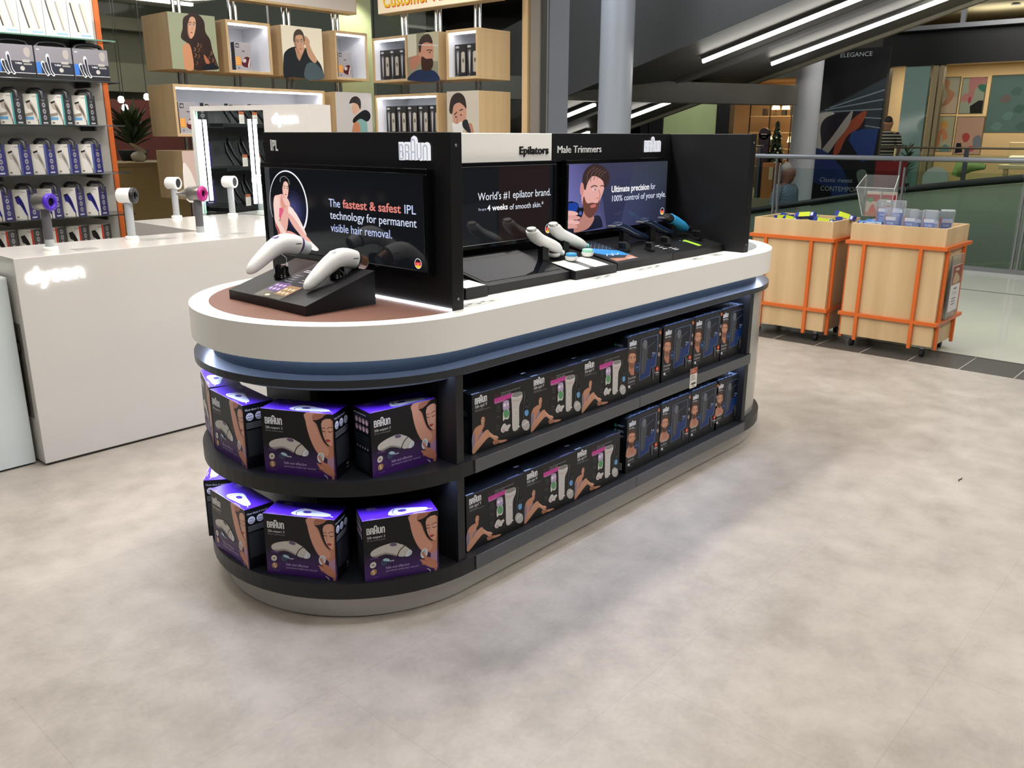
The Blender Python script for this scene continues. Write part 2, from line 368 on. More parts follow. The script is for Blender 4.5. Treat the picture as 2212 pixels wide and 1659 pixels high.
# ================================================================== SETTING
def floor_mat():
    m = M('grey_vinyl_floor', 'cfc8be', .36); nt = m.node_tree; b = nt.nodes['Principled BSDF']; L = nt.links.new
    tc = nt.nodes.new('ShaderNodeTexCoord'); n1 = nt.nodes.new('ShaderNodeTexNoise'); n2 = nt.nodes.new('ShaderNodeTexNoise'); n3 = nt.nodes.new('ShaderNodeTexNoise')
    for n, s, d in ((n1, 1.3, 6), (n2, 7, 8), (n3, 60, 3)):
        n.inputs['Scale'].default_value = s; n.inputs['Detail'].default_value = d; n.inputs['Roughness'].default_value = .6; L(tc.outputs['Object'], n.inputs['Vector'])
    a1 = nt.nodes.new('ShaderNodeMath'); a1.operation = 'ADD'; L(n1.outputs['Fac'], a1.inputs[0]); L(n2.outputs['Fac'], a1.inputs[1])
    a2 = nt.nodes.new('ShaderNodeMath'); a2.operation = 'MULTIPLY_ADD'; L(n3.outputs['Fac'], a2.inputs[0]); a2.inputs[1].default_value = .25; L(a1.outputs[0], a2.inputs[2])
    cr = nt.nodes.new('ShaderNodeValToRGB'); cr.color_ramp.elements[0].position = .85; cr.color_ramp.elements[1].position = 1.4
    cr.color_ramp.elements[0].position = .42; cr.color_ramp.elements[1].position = .72
    dv = nt.nodes.new('ShaderNodeMath'); dv.operation = 'DIVIDE'; dv.inputs[1].default_value = 2; L(a2.outputs[0], dv.inputs[0])
    cr.color_ramp.elements[0].color = lin('958d83'); cr.color_ramp.elements[1].color = lin('b7afa5')
    L(dv.outputs[0], cr.inputs[0])
    br = nt.nodes.new('ShaderNodeTexBrick'); br.inputs['Scale'].default_value = 1; br.inputs['Brick Width'].default_value = 1.22; br.inputs['Row Height'].default_value = .61
    br.inputs['Mortar Size'].default_value = .0012; br.inputs['Color1'].default_value = (1, 1, 1, 1); br.inputs['Color2'].default_value = (.965, .965, .97, 1); br.inputs['Mortar'].default_value = (.86, .85, .84, 1)
    L(tc.outputs['Object'], br.inputs['Vector'])
    mx = nt.nodes.new('ShaderNodeMix'); mx.data_type = 'RGBA'; mx.blend_type = 'MULTIPLY'; mx.inputs['Factor'].default_value = 1
    L(cr.outputs[0], mx.inputs['A']); L(br.outputs['Color'], mx.inputs['B']); L(mx.outputs['Result'], b.inputs['Base Color'])
    rr = nt.nodes.new('ShaderNodeMapRange'); rr.inputs['To Min'].default_value = .3; rr.inputs['To Max'].default_value = .5; L(n2.outputs['Fac'], rr.inputs['Value']); L(rr.outputs[0], b.inputs['Roughness'])
    return m
FLOOR = floor_mat()
TILE = M('dark_tile', '4c4844', .35, noise=.12, nscale=12)
GROUT = M('grout_line', 'a9a49b', .6)
MALLF = M('pale_polished_floor', 'c3c1b3', .12, noise=.05, nscale=2)
DARKG = M('dark_mall_steel', '3a3936', .5, noise=.05)
b = MB(); b.box((-9, -7, -.06), (4.2, 9.5, 0), FLOOR)
b.box((4.2, -7, -.06), (4.64, 9.5, 0), TILE)
for i in range(-20, 14):
    y = .416-.325*i
    b.box((4.2, y-.003, -.06), (4.64, y+.003, .0008), GROUT)
b.box((4.64, -7, -.06), (9.0, 9.5, 0), MALLF)
b.box((7.545, -7, -.01), (7.57, 9.5, .0008), DARKG)
b.box((4.62, -7, -.01), (4.645, 9.5, .0008), DARKG)
struct('floor', b)
b = MB(); b.box((18.1, -4, -.3), (30, 22, 0), M('far_mall_floor', '8e876f', .3, noise=.06)); struct('floor_far', b)
b = MB(); b.box((-9, -7, 3.1), (4.4, 9.5, 3.2), M('store_ceiling', 'c9c5bb', .8, noise=.02)); struct('ceiling', b)
# store walls
WG = M('olive_grey_wall', '5d5f52', .7, noise=.08, nscale=1.5)
b = MB(); b.box((-9, 9.4, 0), (9, 9.5, 5.5), WG)
b.box((-.4, 9.2, 2.0), (6, 9.35, 2.35), M('dull_beam', '6e6c5e', .6)); b.box((-.4, 9.2, 2.75), (6, 9.35, 2.9), M('dull_beam', '6e6c5e'))
struct('wall_back', b)
b = MB(); b.box((2.7, 8.6, 0), (4.1, 8.7, 1.88), M('deep_red_paint', '52201a', .6, noise=.1)); struct('wall_red', b)
b = MB(); b.box((-.9, 4.32, 0), (1.094, 4.42, 3.1), M('pale_panel', 'b9b6ae', .5, noise=.02)); struct('wall_left', b)
b = MB(); b.box((-5, 4.32, 0), (-.9, 4.42, 3.1), M('charcoal_panel', '2d2e2f', .5, noise=.05)); struct('wall_side', b)
b = MB(); b.box((4.03, 5.32, 0), (4.46, 5.42, 3.1), M('pale_green_paint', 'cfd6a8', .6, noise=.02)); struct('wall_corner', b)
lamp('wall_washer', 'SPOT', (4.15, 5.0, 2.95), 26, (1, 1, .85), .05, None, (4.25, 5.32, 1.9), angle=1.6)
b = MB(); b.box((-8.9, -6.9, 0), (-8.8, 9.4, 3.1), M('store_far_wall', '4e4c48', .7, noise=.05)); struct('wall_far_left', b)
# store glazing
b = MB(); b.box((1.25, 5.36, .02), (4.02, 5.372, 3.08), PANE)
struct('window_1', b)
b = MB()
for x in (1.2, 3.23): b.box((x, 5.35, 0), (x+.012, 5.385, 3.1), STEEL)
struct('trim_1', b)
b = MB(); b.box((4.47, 3.16, .02), (4.482, 5.3, 3.08), PANE); struct('window_2', b)
ORP = M('orange_panel', 'cf5a22', .4)
b = MB(); b.box((4.42, 3.085, 0), (4.46, 3.15, 3.1), WOOD); struct('trim_2', b)
b = MB(); b.box((4.42, 2.945, 0), (4.54, 3.05, 3.1), M('jamb_grey', '8b8680', .4, metal=.3)); b.box((4.44, 2.925, 0), (4.5, 2.945, 3.1), DARKG)
struct('door_1', b)
b = MB(); b.box((5.0, 3.31, 0), (5.3, 3.47, 5.2), M('pilaster_paint', '7d7f87', .45, noise=.02)); struct('trim_3', b)

def half(R, x1=1.893, n=40): return [(0, -R), (x1, -R), (x1, R), (0, R)]+[(-R*sin(pi*i/n), R*cos(pi*i/n)) for i in range(1, n)]
# ================================================================== ISLAND COUNTER
T = thing('display_island', 'long white and black display island with rounded ends standing on the grey floor', 'display counter')
b = MB(); b.prism(stad(.5), .004, .0866, PLINTH, True); b.obj('plinth', T)
def cut(P, x1=1.893): return [(min(x, x1), y) for x, y in P]
def shelf(name, z0, z1):
    b = MB(); b.prism(half(.54) if 'mid' in name else stad(.54), z0, z1, SHELFB, False); return b.obj(name, T, bevel=.002)
s1 = shelf('bottom_shelf', .0868, .1387); s2 = shelf('middle_shelf', .4292, .4764)
for s_, z0, z1 in ((s1, .0885, .137), (s2, .431, .4748)):
    b = MB(); b.box((.02, -.5445, z0), (.95, -.5403, z1), STRIPM); b.box((.953, -.5445, z0), (1.88, -.5403, z1), STRIPM); b.obj('ticket_strip', s_)
def under_led(name, par, z, R=.515):
    # LED strip set in the underside of a shelf, following its front edge
    o = half(R, 1.86); i = half(R-.012, 1.848); b = MB()
    b.grid([[(x, y, z) for x, y in i], [(x, y, z) for x, y in o]], LEDB, None, False, True); b.obj(name, par)
    b = MB(); b.ring(half(R-.014, 1.84), half(R-.018, 1.836), z-.015, z+.0013, SHELFB, False); b.obj('light_baffle', par)
b = MB(); b.prism(stad(.5385), .767, .7906, LEDGE); led = b.obj('ledge', T, bevel=.003)
under_led('led_strip', led, .7655); under_led('led_strip', s2, .4277)
b = MB(); b.prism(stad(.478), .7908, .846, NECK, True); nk = b.obj('neck', T)
b = MB(); o_, i_ = stad(.505), stad(.493)
b.grid([[(x, y, .8452) for x, y in i_], [(x, y, .8452) for x, y in o_]], LEDB, None, False, True); b.obj('led_strip', nk)
b = MB(); b.prism(stad(.5402), .8462, .95, WHITE, True); ct = b.obj('countertop', T, bevel=.003, seg=3)
def halfdisc(R, cx, sg, z, m, name):
    p = [(cx+sg*R*sin(pi*i/40), -R*cos(pi*i/40)) for i in range(41)]
    if sg < 0: p = list(reversed(p))
    b = MB(); b.prism(p, z, z+.0008, m); return b.obj(name, ct)
o = halfdisc(.4732, -.006, -1, .9501, BROWN, 'inset_panel'); o['label'] = 'brown leather inset panel'
halfdisc(.455, 1.93, 1, .9501, GREYIN, 'inset_panel')['label'] = 'grey inset panel'
for x in (-.05, 1.862):
    b = MB(); b.box((x, -.532, .139), (x+.031, .532, .429), SHELFB); b.box((x, -.532, .4766), (x+.031, .532, .7668), SHELFB); b.obj('divider_panel', T)
b = MB(); b.box((-.019, -.02, .139), (1.862, .02, .7668), SHELFB); b.box((-.2, -.02, .139), (-.051, .02, .7668), SHELFB); b.obj('spine_panel', T)
b = MB()
P_ = [(1.894, -.502)]+[(1.925+.502*sin(pi*i/30), -.502*cos(pi*i/30)) for i in range(31)]+[(1.894, .502)]
for z0, z1 in ((.139, .7668),): b.grid([[(x, y, z0) for x, y in P_], [(x, y, z1) for x, y in P_]], M('satin_end_panel', 'b4b3ae', .25, metal=.45, noise=.03))
b.obj('curved_end_panel', T)

# ================================================================== TOWER
T = thing('display_tower', 'black framed screen tower with end panels standing on the white island top', 'display stand', (0, 0, .95))
def tb(name, boxes, m, bev=.002, par=T):
    b = MB()
    for p, q in boxes: b.box((p[0], p[1], p[2]-.95), (q[0], q[1], q[2]-.95), m)
    return b.obj(name, par, bevel=bev)
pl_ = tb('end_panel', [((0, -.472, .9502), (.049, .5, 1.4775))], BLACK)
pr_ = tb('end_panel', [((1.8657, -.472, .9502), (1.915, .5, 1.4775))], BLACK)
for x in (.0245, 1.89):
    for z in (1.44, .985):
        b = MB(); b.lathe([(.0045, 0), (.0045, .0015), (.002, .0015), (.002, .0005)], STEEL, 12, (x, -.4722, z-.95), (0, -1, 0)); b.obj('screw', pl_ if x < 1 else pr_)
tb('back_board', [((.0495, -.03, .951), (1.865, .03, 1.364))], BLACK)
tb('header_board', [((.972, -.052, 1.3645), (1.865, .052, 1.4775)), ((.0495, .0, 1.3645), (.9715, .052, 1.4775))], BLACK)
o = tb('header_board', [((.0495, -.056, 1.3655), (.971, -.0005, 1.4765))], M('white_header', 'e4e2dc', .4, noise=.01)); o['label'] = 'white header board'
b = MB(); b.box((-.007, -.47, .0003), (-.0005, -.02, .007), LEDW); b.obj('led_strip', T)
def letters(O, U, draw, name='lettering', mat=PRINT):
    b = MB(); a = Art(b, O, U, (0, 0, 1), mat, base=.003, step=.0008); draw(a); b.extrude(a.N, .003); return b.obj(name, T)
LOGOW = attr_mat('lit_letter', .35, .95)
letters((0, .452, 1.414-.95), (0, -1, 0), lambda a: (a.rect(0, 0, .0065, .038, 'e4e4e4'), a.text('P', .0115, 0, .038, 'e4e4e4', .62, True), a.text('L', .031, 0, .038, 'e4e4e4', .62, True)))
letters((0, -.252, 1.3955-.95), (0, -1, 0), lambda a: (a.logo(-.002, -.001, .069, 'f4f5fa', .27), a.logo(0, .001, .066, 'b9bcc6', .12)), 'logo', LOGOW)
letters((0, -.056, .45), (1, 0, 0), lambda a: a.text('Epilators', .948, -.001, .03, '18181a', .74, True, 'r', w_=.178))
letters((0, -.052, .45), (1, 0, 0), lambda a: a.text('Male Trimmers', 1.006, 0, .03, 'e6e6e6', .78, False, w_=.303))
letters((1.643, -.052, 1.397-.95), (1, 0, 0), lambda a: (a.logo(-.001, -.001, .067, 'f4f5fa', .25), a.logo(0, .001, .065, 'c6c9d2', .1)), 'logo', LOGOW)

def screen(name, label, O, U, w, h, draw, t=.028, bez=.016):
    """flat display: O = lower left corner of its front, U = direction to the right"""
    O = Vector(O); U = Vector(U); N = U.cross(Vector((0, 0, 1)))
    T = thing(name, label, 'screen', O)
    b = MB(); R = Matrix(((U.x, -N.x, 0), (U.y, -N.y, 0), (0, 0, 1)))
    def bx(x0, y0, z0, x1, y1, z1, m):
        i = len(b.v); b.box((x0, y0, z0), (x1, y1, z1), m)
        for k in range(i, len(b.v)): b.v[k] = tuple(R @ Vector(b.v[k]))
    bx(0, 0, 0, w, t, bez, BLACKG); bx(0, 0, h-bez, w, t, h, BLACKG); bx(0, 0, bez, bez, t, h-bez, BLACKG); bx(w-bez, 0, bez, w, t, h-bez, BLACKG)
    bx(bez, .008, bez, w-bez, t, h-bez, BLACKG)
    b.obj('bezel', T, bevel=.0015)
    b = MB(); a = Art(b, -N*.006, U, (0, 0, 1), SCREEN)
    a.rect(bez, bez, w-2*bez, h-2*bez, '101216'); draw(a); b.obj('screen_panel', T)
    return T
def badge(a, x, y, r):
    a.ell(x, y, r, None, 'e8e8ee', n=24); a.ell(x, y, r*.88, None, '0c0c0c', n=24)
    P = lambda t0, t1: [(x+r*.88*cos(radians(t0+(t1-t0)*i/12)), y+r*.88*sin(radians(t0+(t1-t0)*i/12))) for i in range(13)]
    a.poly(P(20, -200), 'd8232a'); a.poly(P(-25, -155), 'f5c518')
    a.rect(x-r*.5, y-.05*r, r, r*.1, 'f6c0b0'); a.rect(x-r*.4, y-.3*r, r*.8, r*.1, 'f6c0b0')
SK, SK2, SK3 = 'f2c4b8', 'dd9a8a', 'a8605a'
def scr_ipl(a):
    w, h = .887, .322; y0, z0 = .487, 1.05
    a.rect(.016, .016, .03, .29, '3c3e40')
    c = (y0-.335, 1.229-z0)
    for i in range(6): a.ell(c[0]+.03, c[1]-.02, .09-.013*i, .085-.012*i, '%02x%02x%02x' % (16+9*i, 18+9*i, 30+17*i))
    arc = [(c[0]+.115*cos(t), c[1]+.117*sin(t)) for t in [radians(205-i*6) for i in range(43)]]
    a.stroke(arc, .0012, 'f4f6ff', w1=.009)
    f = a.at(y0-.451, 1.344-z0, .000345, -.000184).at(-170, -160)
    # seated figure with one knee raised
    f.blob([(270, 640), (340, 610), (420, 590), (500, 660), (540, 760), (520, 850), (440, 900), (380, 1000), (320, 1100), (250, 1110), (235, 900), (240, 760)], SK)
    f.blob([(400, 600), (420, 690), (450, 780), (500, 830), (470, 880), (400, 900), (370, 760), (380, 660)], SK2)
    f.blob([(330, 880), (400, 860), (430, 960), (380, 1040), (330, 1050)], 'e06080')
    f.blob([(270, 1060), (340, 1180), (360, 1400), (300, 1420), (270, 1300), (240, 1200)], SK3)
    f.blob([(360, 1050), (420, 900), (500, 800), (590, 850), (620, 950), (560, 990), (500, 1030), (480, 1150), (450, 1280), (400, 1390), (330, 1380), (310, 1200)], 'e8b0a4')
    f.blob([(520, 810), (610, 890), (680, 1010), (760, 1200), (800, 1330), (740, 1260), (640, 1090), (560, 980), (500, 920)], 'fbe3dc')
    f.blob([(500, 990), (560, 980), (620, 1060), (700, 1190), (790, 1330), (900, 1460), (985, 1560), (960, 1590), (880, 1580), (780, 1480), (690, 1340), (590, 1210), (520, 1080)], 'ecb4a8')
    f.blob([(860, 1440), (985, 1550), (970, 1595), (880, 1590), (800, 1500)], 'fdf2ee')
    f.blob([(450, 1300), (520, 1290), (640, 1350), (740, 1440), (760, 1520), (560, 1500), (380, 1500), (300, 1480), (320, 1410), (420, 1400)], 'e3a294')
    f.blob([(300, 1470), (340, 1400), (460, 1420), (560, 1440), (520, 1500), (320, 1500)], 'fce9e2')
    f.blob([(260, 700), (300, 650), (350, 700), (340, 900), (325, 1090), (380, 1220), (440, 1330), (500, 1400), (520, 1450), (450, 1440), (360, 1350), (280, 1210), (240, 1100), (245, 850)], 'f7d3c8')
    hd = f.at(478, 500, 78, -165, .08); face(hd, SK, '1c1416', 'd06a70', female=True, turn=.6, shade=SK2)
    f.stroke([(395, 360), (405, 290), (470, 250), (540, 300), (560, 400)], 10, '8d8f96', sm=4)
    for t, y, cc, x, ww in (('The', 1.236, 'cfdcff', .093, .062), ('technology for permanent', 1.1965, 'dfe8ff', .089, .436), ('visible hair removal.', 1.154, 'c6d4ff', .089, .318), ('IPL', 1.236, 'cfdcff', -.290, .055)):
        a.text(t, y0-x, y-z0, .0285, cc, w_=ww)
    a.text('fastest & safest', y0-.016, 1.236-z0, .0285, 'e0857c', .80, True, w_=.292)
    badge(a, y0+.349, 1.087-z0, .016)
screen('display_screen', 'black screen about IPL hair removal on the left end of the tower', (-.03, .487, 1.05), (0, -1, 0), .887, .322, scr_ipl)
def scr_epi(a):
    x0, z0 = .132, 1.06
    a.rect(.5, .016, .30, .29, '1f1413'); a.rect(.016, .016, .47, .15, '17191c')
    a.text("World's #1 epilator brand.", .518-x0, 1.236-z0, .0295, 'eef3ff', w_=.422)
    a.text('For up to', .52-x0, 1.199-z0, .010, 'cfd8f0', .8)
    a.text('4 weeks', .568-x0, 1.196-z0, .022, 'ffffff', .80, True, w_=.114); a.text('of smooth skin.*', .692-x0, 1.1935-z0, .022, 'eef3ff', w_=.203)
    badge(a, .795-.0, .044, .019)
screen('display_screen', 'dark screen about epilators in the middle of the tower', (.132, -.085, 1.06), (1, 0, 0), .838, .313, scr_epi)
def scr_men(a):
    w, h = .79, .313
    a.vgrad(.016, .016, w-.032, h-.032, '2c2f4c', '3b3c55'); a.poly([(.016, .016), (.3, .016), (.22, h-.016), (.016, h-.016)], ['7a7ac0', '484a72', '3a3b58', '64609a'])
    a.poly([(.4, .016), (w-.016, .016), (w-.016, h-.016), (.5, h-.016)], ['3c4064', '23263a', '343a42', '3a3f50'])
    f = fit(a.at(.016, .016), (805, 290), (1508, 265), (800, 765), w-.032, h-.032)
    f.blob([(800, 560), (860, 555), (880, 600), (900, 700), (1000, 650), (1035, 735), (1000, 750), (850, 765), (800, 765)], '171b2e')
    f.poly([(803, 556), (850, 553), (873, 575), (850, 640), (802, 640)], '1c3f9c')
    f.blob([(905, 600), (960, 640), (975, 680), (940, 740), (880, 762), (845, 762), (850, 700), (880, 620)], 'b77f74')
    f.blob([(900, 420), (905, 370), (950, 340), (1010, 370), (1040, 430), (1035, 480), (1015, 540), (995, 600), (970, 640), (940, 650), (905, 600), (890, 520)], 'e3a9a0')
    f.blob([(905, 510), (925, 560), (960, 560), (985, 565), (1000, 560), (1010, 530), (1003, 590), (975, 650), (945, 668), (915, 640), (898, 580)], '6b4038')
    f.blob([(950, 580), (980, 572), (985, 590), (955, 597)], 'c4706c')
    f.blob([(900, 440), (895, 380), (915, 325), (960, 290), (1010, 295), (1055, 330), (1075, 385), (1065, 430), (1040, 460), (1030, 410), (985, 375), (950, 380), (925, 430), (915, 470)], '3b2a28')
    for k in range(5): f.stroke([(925+22*k, 420-10*k), (930+26*k, 350), (975+20*k, 310+8*k)], 4, '6b4f48', sm=3)
    f.blob([(885, 420), (900, 425), (905, 470), (895, 510), (880, 480)], 'd18f88')
    f.stroke([(950, 452), (970, 440), (993, 447)], 7, '3b2a28', sm=3); f.stroke([(1012, 445), (1028, 442), (1036, 450)], 6, '3b2a28', sm=3)
    f.ell(973, 468, 14, 5, 'f2e6e6'); f.ell(977, 468, 6, 5, '3a4a58'); f.stroke([(1002, 470), (1012, 510), (1000, 530), (985, 530)], 5, 'b5756c', sm=3)
    f.blob([(870, 600), (890, 590), (905, 600), (895, 650), (875, 680), (860, 660)], '0e1120'); f.ell(884, 630, 9, 14, '4a63b8')
    for k, (y, l) in enumerate(((625, 865), (655, 880), (688, 875), (715, 862))): f.blob([(800, y-16), (835, y-14), (l, y), (l, y+16), (835, y+18), (800, y+14)], ('e8b4ac', 'd99f98')[k % 2])
    a.text('Ultimate precision', .3235, .171, .0285, 'ffffff', .78, True, w_=.30); a.text('for', .685-.05, .171, .0285, 'dfe6ff', w_=.04)
    a.text('100% control of your style.', .3235, .131, .0275, 'e6ecff', w_=.445)
    badge(a, .745, .064, .017)
screen('display_screen', 'lit screen with a bearded man trimming his face, right side of the tower', (1.034, -.085, 1.058), (1, 0, 0), .792, .313, scr_men)

# ================================================================== CARTONS ON THE SHELVES
def carton(w, d, h, col, edge=None):
    b = MB(); b.box((0, 0, 0), (w, d, h), PRINT, lin(col)); return b
def fr(b, w, d, h, side='front', **k):
    if side == 'front': return Art(b, (0, 0, 0), (1, 0, 0), (0, 0, 1), **k)
    if side == 'right': return Art(b, (w, 0, 0), (0, 1, 0), (0, 0, 1), **k)
    if side == 'left': return Art(b, (0, d, 0), (0, -1, 0), (0, 0, 1), **k)
    if side == 'top': return Art(b, (0, 0, h), (1, 0, 0), (0, 1, 0), **k)
def device(f, white='cfcac4', dark='9a9590', acc='6b5a7a'):
    # photo-epilator drawing in traced coordinates
    f.blob([(360, 900), (400, 850), (500, 815), (640, 795), (760, 800), (860, 850), (930, 900), (850, 960), (820, 1055), (700, 1000), (600, 970), (460, 985), (390, 960)], white)
    f.blob([(380, 950), (460, 955), (600, 940), (700, 975), (820, 1040), (815, 1056), (700, 1003), (600, 973), (460, 988), (395, 965)], dark)
    f.ell(742, 830, 65, 30, acc, .25)
    f.blob([(925, 900), (1000, 960), (1035, 1000), (990, 1010), (950, 1060), (940, 1095), (840, 1065), (850, 980)], white)
    f.blob([(985, 1010), (1040, 1000), (1070, 1050), (1040, 1100), (990, 1110), (950, 1090)], 'dfe3ea'); f.ell(1035, 1060, 32, 40, 'c9d2e0')
    f.stroke([(935, 900), (860, 960), (815, 1055)], 18, '2c2733', sm=4); f.stroke([(1000, 1000), (960, 1040), (950, 1090)], 6, '8c8a93', sm=3)
def ipl_box():
    w, d, h = .237, .1, .205
    b = carton(w, d, h, '0f0e12'); a = fr(b, w, d, h)
    a.rect(0, 0, w, h, '141316'); a.vgrad(0, 0, w, .035, '45206e', '402062'); a.vgrad(0, .035, w, .06, '402062', '141316')
    f = fit(a, (205, 290), (1480, 400), (290, 1400), w, h)
    a.logo(.0115, .158, .0285, 'f2f2f2'); a.text('Silk-expert 3', .012, .1435, .0085, 'e8e8e8', .95); a.text('IPL hair removal system', .012, .135, .0048, '9a98a0', .9)
    f.blob([(1480, 1540), (1500, 1200), (1480, 900), (1440, 940), (1400, 930), (1330, 860), (1270, 740), (1200, 560), (1130, 480), (1290, 450), (1390, 400), (1000, 372), (1010, 520), (1060, 720), (1130, 900), (1220, 1050), (1290, 1100), (1390, 1150), (1440, 1290), (1500, 1400)], 'c98a72')
    f.blob([(1000, 372), (1150, 380), (1130, 480), (1210, 640), (1260, 760), (1330, 890), (1420, 1000), (1400, 1100), (1300, 1080), (1220, 1040), (1130, 890), (1055, 700), (1010, 520)], 'dba088')
    f.blob([(1130, 480), (1150, 392), (1380, 402), (1290, 455), (1200, 490)], 'b57862')
    f.poly([(1395, 400), (1478, 404), (1530, 1540), (1480, 1500), (1510, 1440), (1470, 1350), (1480, 980), (1420, 930), (1400, 800)], 'c08068')
    f.poly([(1400, 1180), (1440, 1140), (1505, 1110), (1516, 1345), (1400, 1240)], 'b48ba8')
    f.blob([(1275, 540), (1290, 470), (1350, 405), (1475, 404), (1490, 560), (1400, 480), (1330, 500)], '1e1716')
    f.poly([(1280, 560), (1300, 500), (1360, 470), (1440, 470), (1482, 520), (1498, 930), (1450, 930), (1400, 900), (1360, 850), (1320, 760), (1290, 640)], 'e3ac94')
    f.poly([(1440, 470), (1482, 510), (1498, 930), (1468, 930), (1478, 700)], 'cd8f78')
    f.stroke([(1285, 640), (1320, 620), (1350, 640)], 12, '6a4436', sm=3); f.stroke([(1385, 640), (1430, 610), (1478, 622)], 12, '5d3b30', sm=3)
    f.stroke([(1300, 665), (1325, 685), (1355, 675)], 12, '3c2622', sm=3); f.stroke([(1400, 680), (1440, 695), (1475, 680)], 12, '3c2622', sm=3)
    f.stroke([(1362, 690), (1350, 760), (1368, 785)], 8, 'b57662', sm=3); f.blob([(1360, 825), (1390, 815), (1425, 820), (1450, 835), (1410, 865), (1370, 855)], 'b04a48')
    f.ell(1282, 1130, 62, 90, 'e4e6ea'); f.ell(1280, 1120, 40, 62, 'b9c0cc')
    f.blob([(1235, 1110), (1270, 1105), (1330, 1200), (1400, 1240), (1515, 1350), (1525, 1460), (1440, 1440), (1320, 1360), (1240, 1270), (1215, 1225), (1300, 1240)], 'c78468')
    for k in range(3): f.stroke([(1235+k*10, 1235+k*38), (1290, 1262+k*36), (1340, 1290+k*28)], 22, ('b8745a', 'cf9076')[k % 2], sm=3)
    f.stroke([(1350, 1430), (1400, 1470), (1412, 1520)], 14, 'd8d8dc', sm=3)
    device(f)
    f.ell(412, 1115, 52, 55, 'ded8d0'); f.ell(412, 1115, 26, 18, '8d8478'); f.ell(425, 1250, 52, 55, 'b98d5e'); f.stroke([(410, 1210), (440, 1290)], 14, 'f0e6d8')
    f.ell(600, 1110, 62, 62, '3d4a66'); f.blob([(575, 1060), (620, 1045), (685, 1080), (670, 1110), (600, 1090)], 'a9cbdc'); a.text('Venus', .0745, .0635-.006, .0062, 'd6e0ea', .9, True)
    a.text('Touch & feel', .024-.006, .075, .0042, 'b06adf', .9)
    a.text('Safe and effective', .066, .0345, .0088, 'cbb6e6', .9); a.text('permanent visible hair removal', .066, .0245, .0068, 'bba6da', .9)
    a.lines(.02, .012, .025, 1, .01, .0016, '7a60a0')
    t = fr(b, w, d, h, 'top'); t.rect(0, 0, w, d, '5a2ad0'); t.rect(0, 0, w, .0012, 'e8dcff')
    t.logo(.03, d-.022, .014, 'cfc8ea'); t.text('Silk-expert 3', .03, d-.031, .006, 'cfc8ea')
    t.blob([(.085, .02), (.1, .052), (.12, .06), (.16, .05), (.205, .038), (.212, .026), (.2, .016), (.15, .012), (.11, .008)], 'eef4fb'); t.ell(.132, .036, .014, .009, '4b2aa0')
    t.stroke([(.108, .01), (.1, .03), (.112, .056)], .003, '6a5aa8', sm=3); t.stroke([(.21, .024), (.225, .018)], .003, 'eef4fb')
    t.rect(.16, .004, .04, .0022, 'e6dcff'); t.rect(.012, .006, .03, .0012, 'b09af0')
    r = fr(b, w, d, h, 'right'); r.rect(0, 0, d, h, '0d0f16'); r.text('How does it work?', .006, .185, .0078, 'dfe3f0', .85)
    for i in range(3): r.ell(.02+.03*i, .166, .0125, .0125, 'e8eefc'); r.poly([(.009+.03*i, .163), (.031+.03*i, .163), (.026+.03*i, .156), (.014+.03*i, .156)], 'a9aec4'); r.rect(.012+.03*i, .167, .016, .003, '8a7ab8')
    r.lines(.006, .145, .088, 4, .005, .0016, 'a9adb8'); r.lines(.006, .12, .088, 26, .0032, .0014, '4d525c', .1)
    r.logo(.07, .022, .008, 'c9c9c9'); r.rect(.068, .012, .02, .003, '9a9a9a')
    l = fr(b, w, d, h, 'left'); l.rect(0, 0, d, h, '0c0d12')
    for i in range(4):
        for j in range(2): l.ell(.02+.02*i, .17-.024*j, .0085, .0095, '9a7f86'); l.ell(.02+.02*i, .168-.024*j, .005, .004, 'c3a3a8')
    l.lines(.006, .19, .08, 1, .004, .0022, 'a0a3b0'); l.lines(.008, .12, .085, 4, .01, .006, '24272d', .05)
    for i in range(5): l.ell(.02+.015*i, .085, .0035, .0035, '9fa0a8')
    l.lines(.008, .07, .085, 14, .0042, .0016, '3a3e46', .1)
    return tag(b.obj('carton', bevel=.0008, seg=1), '', 'box')
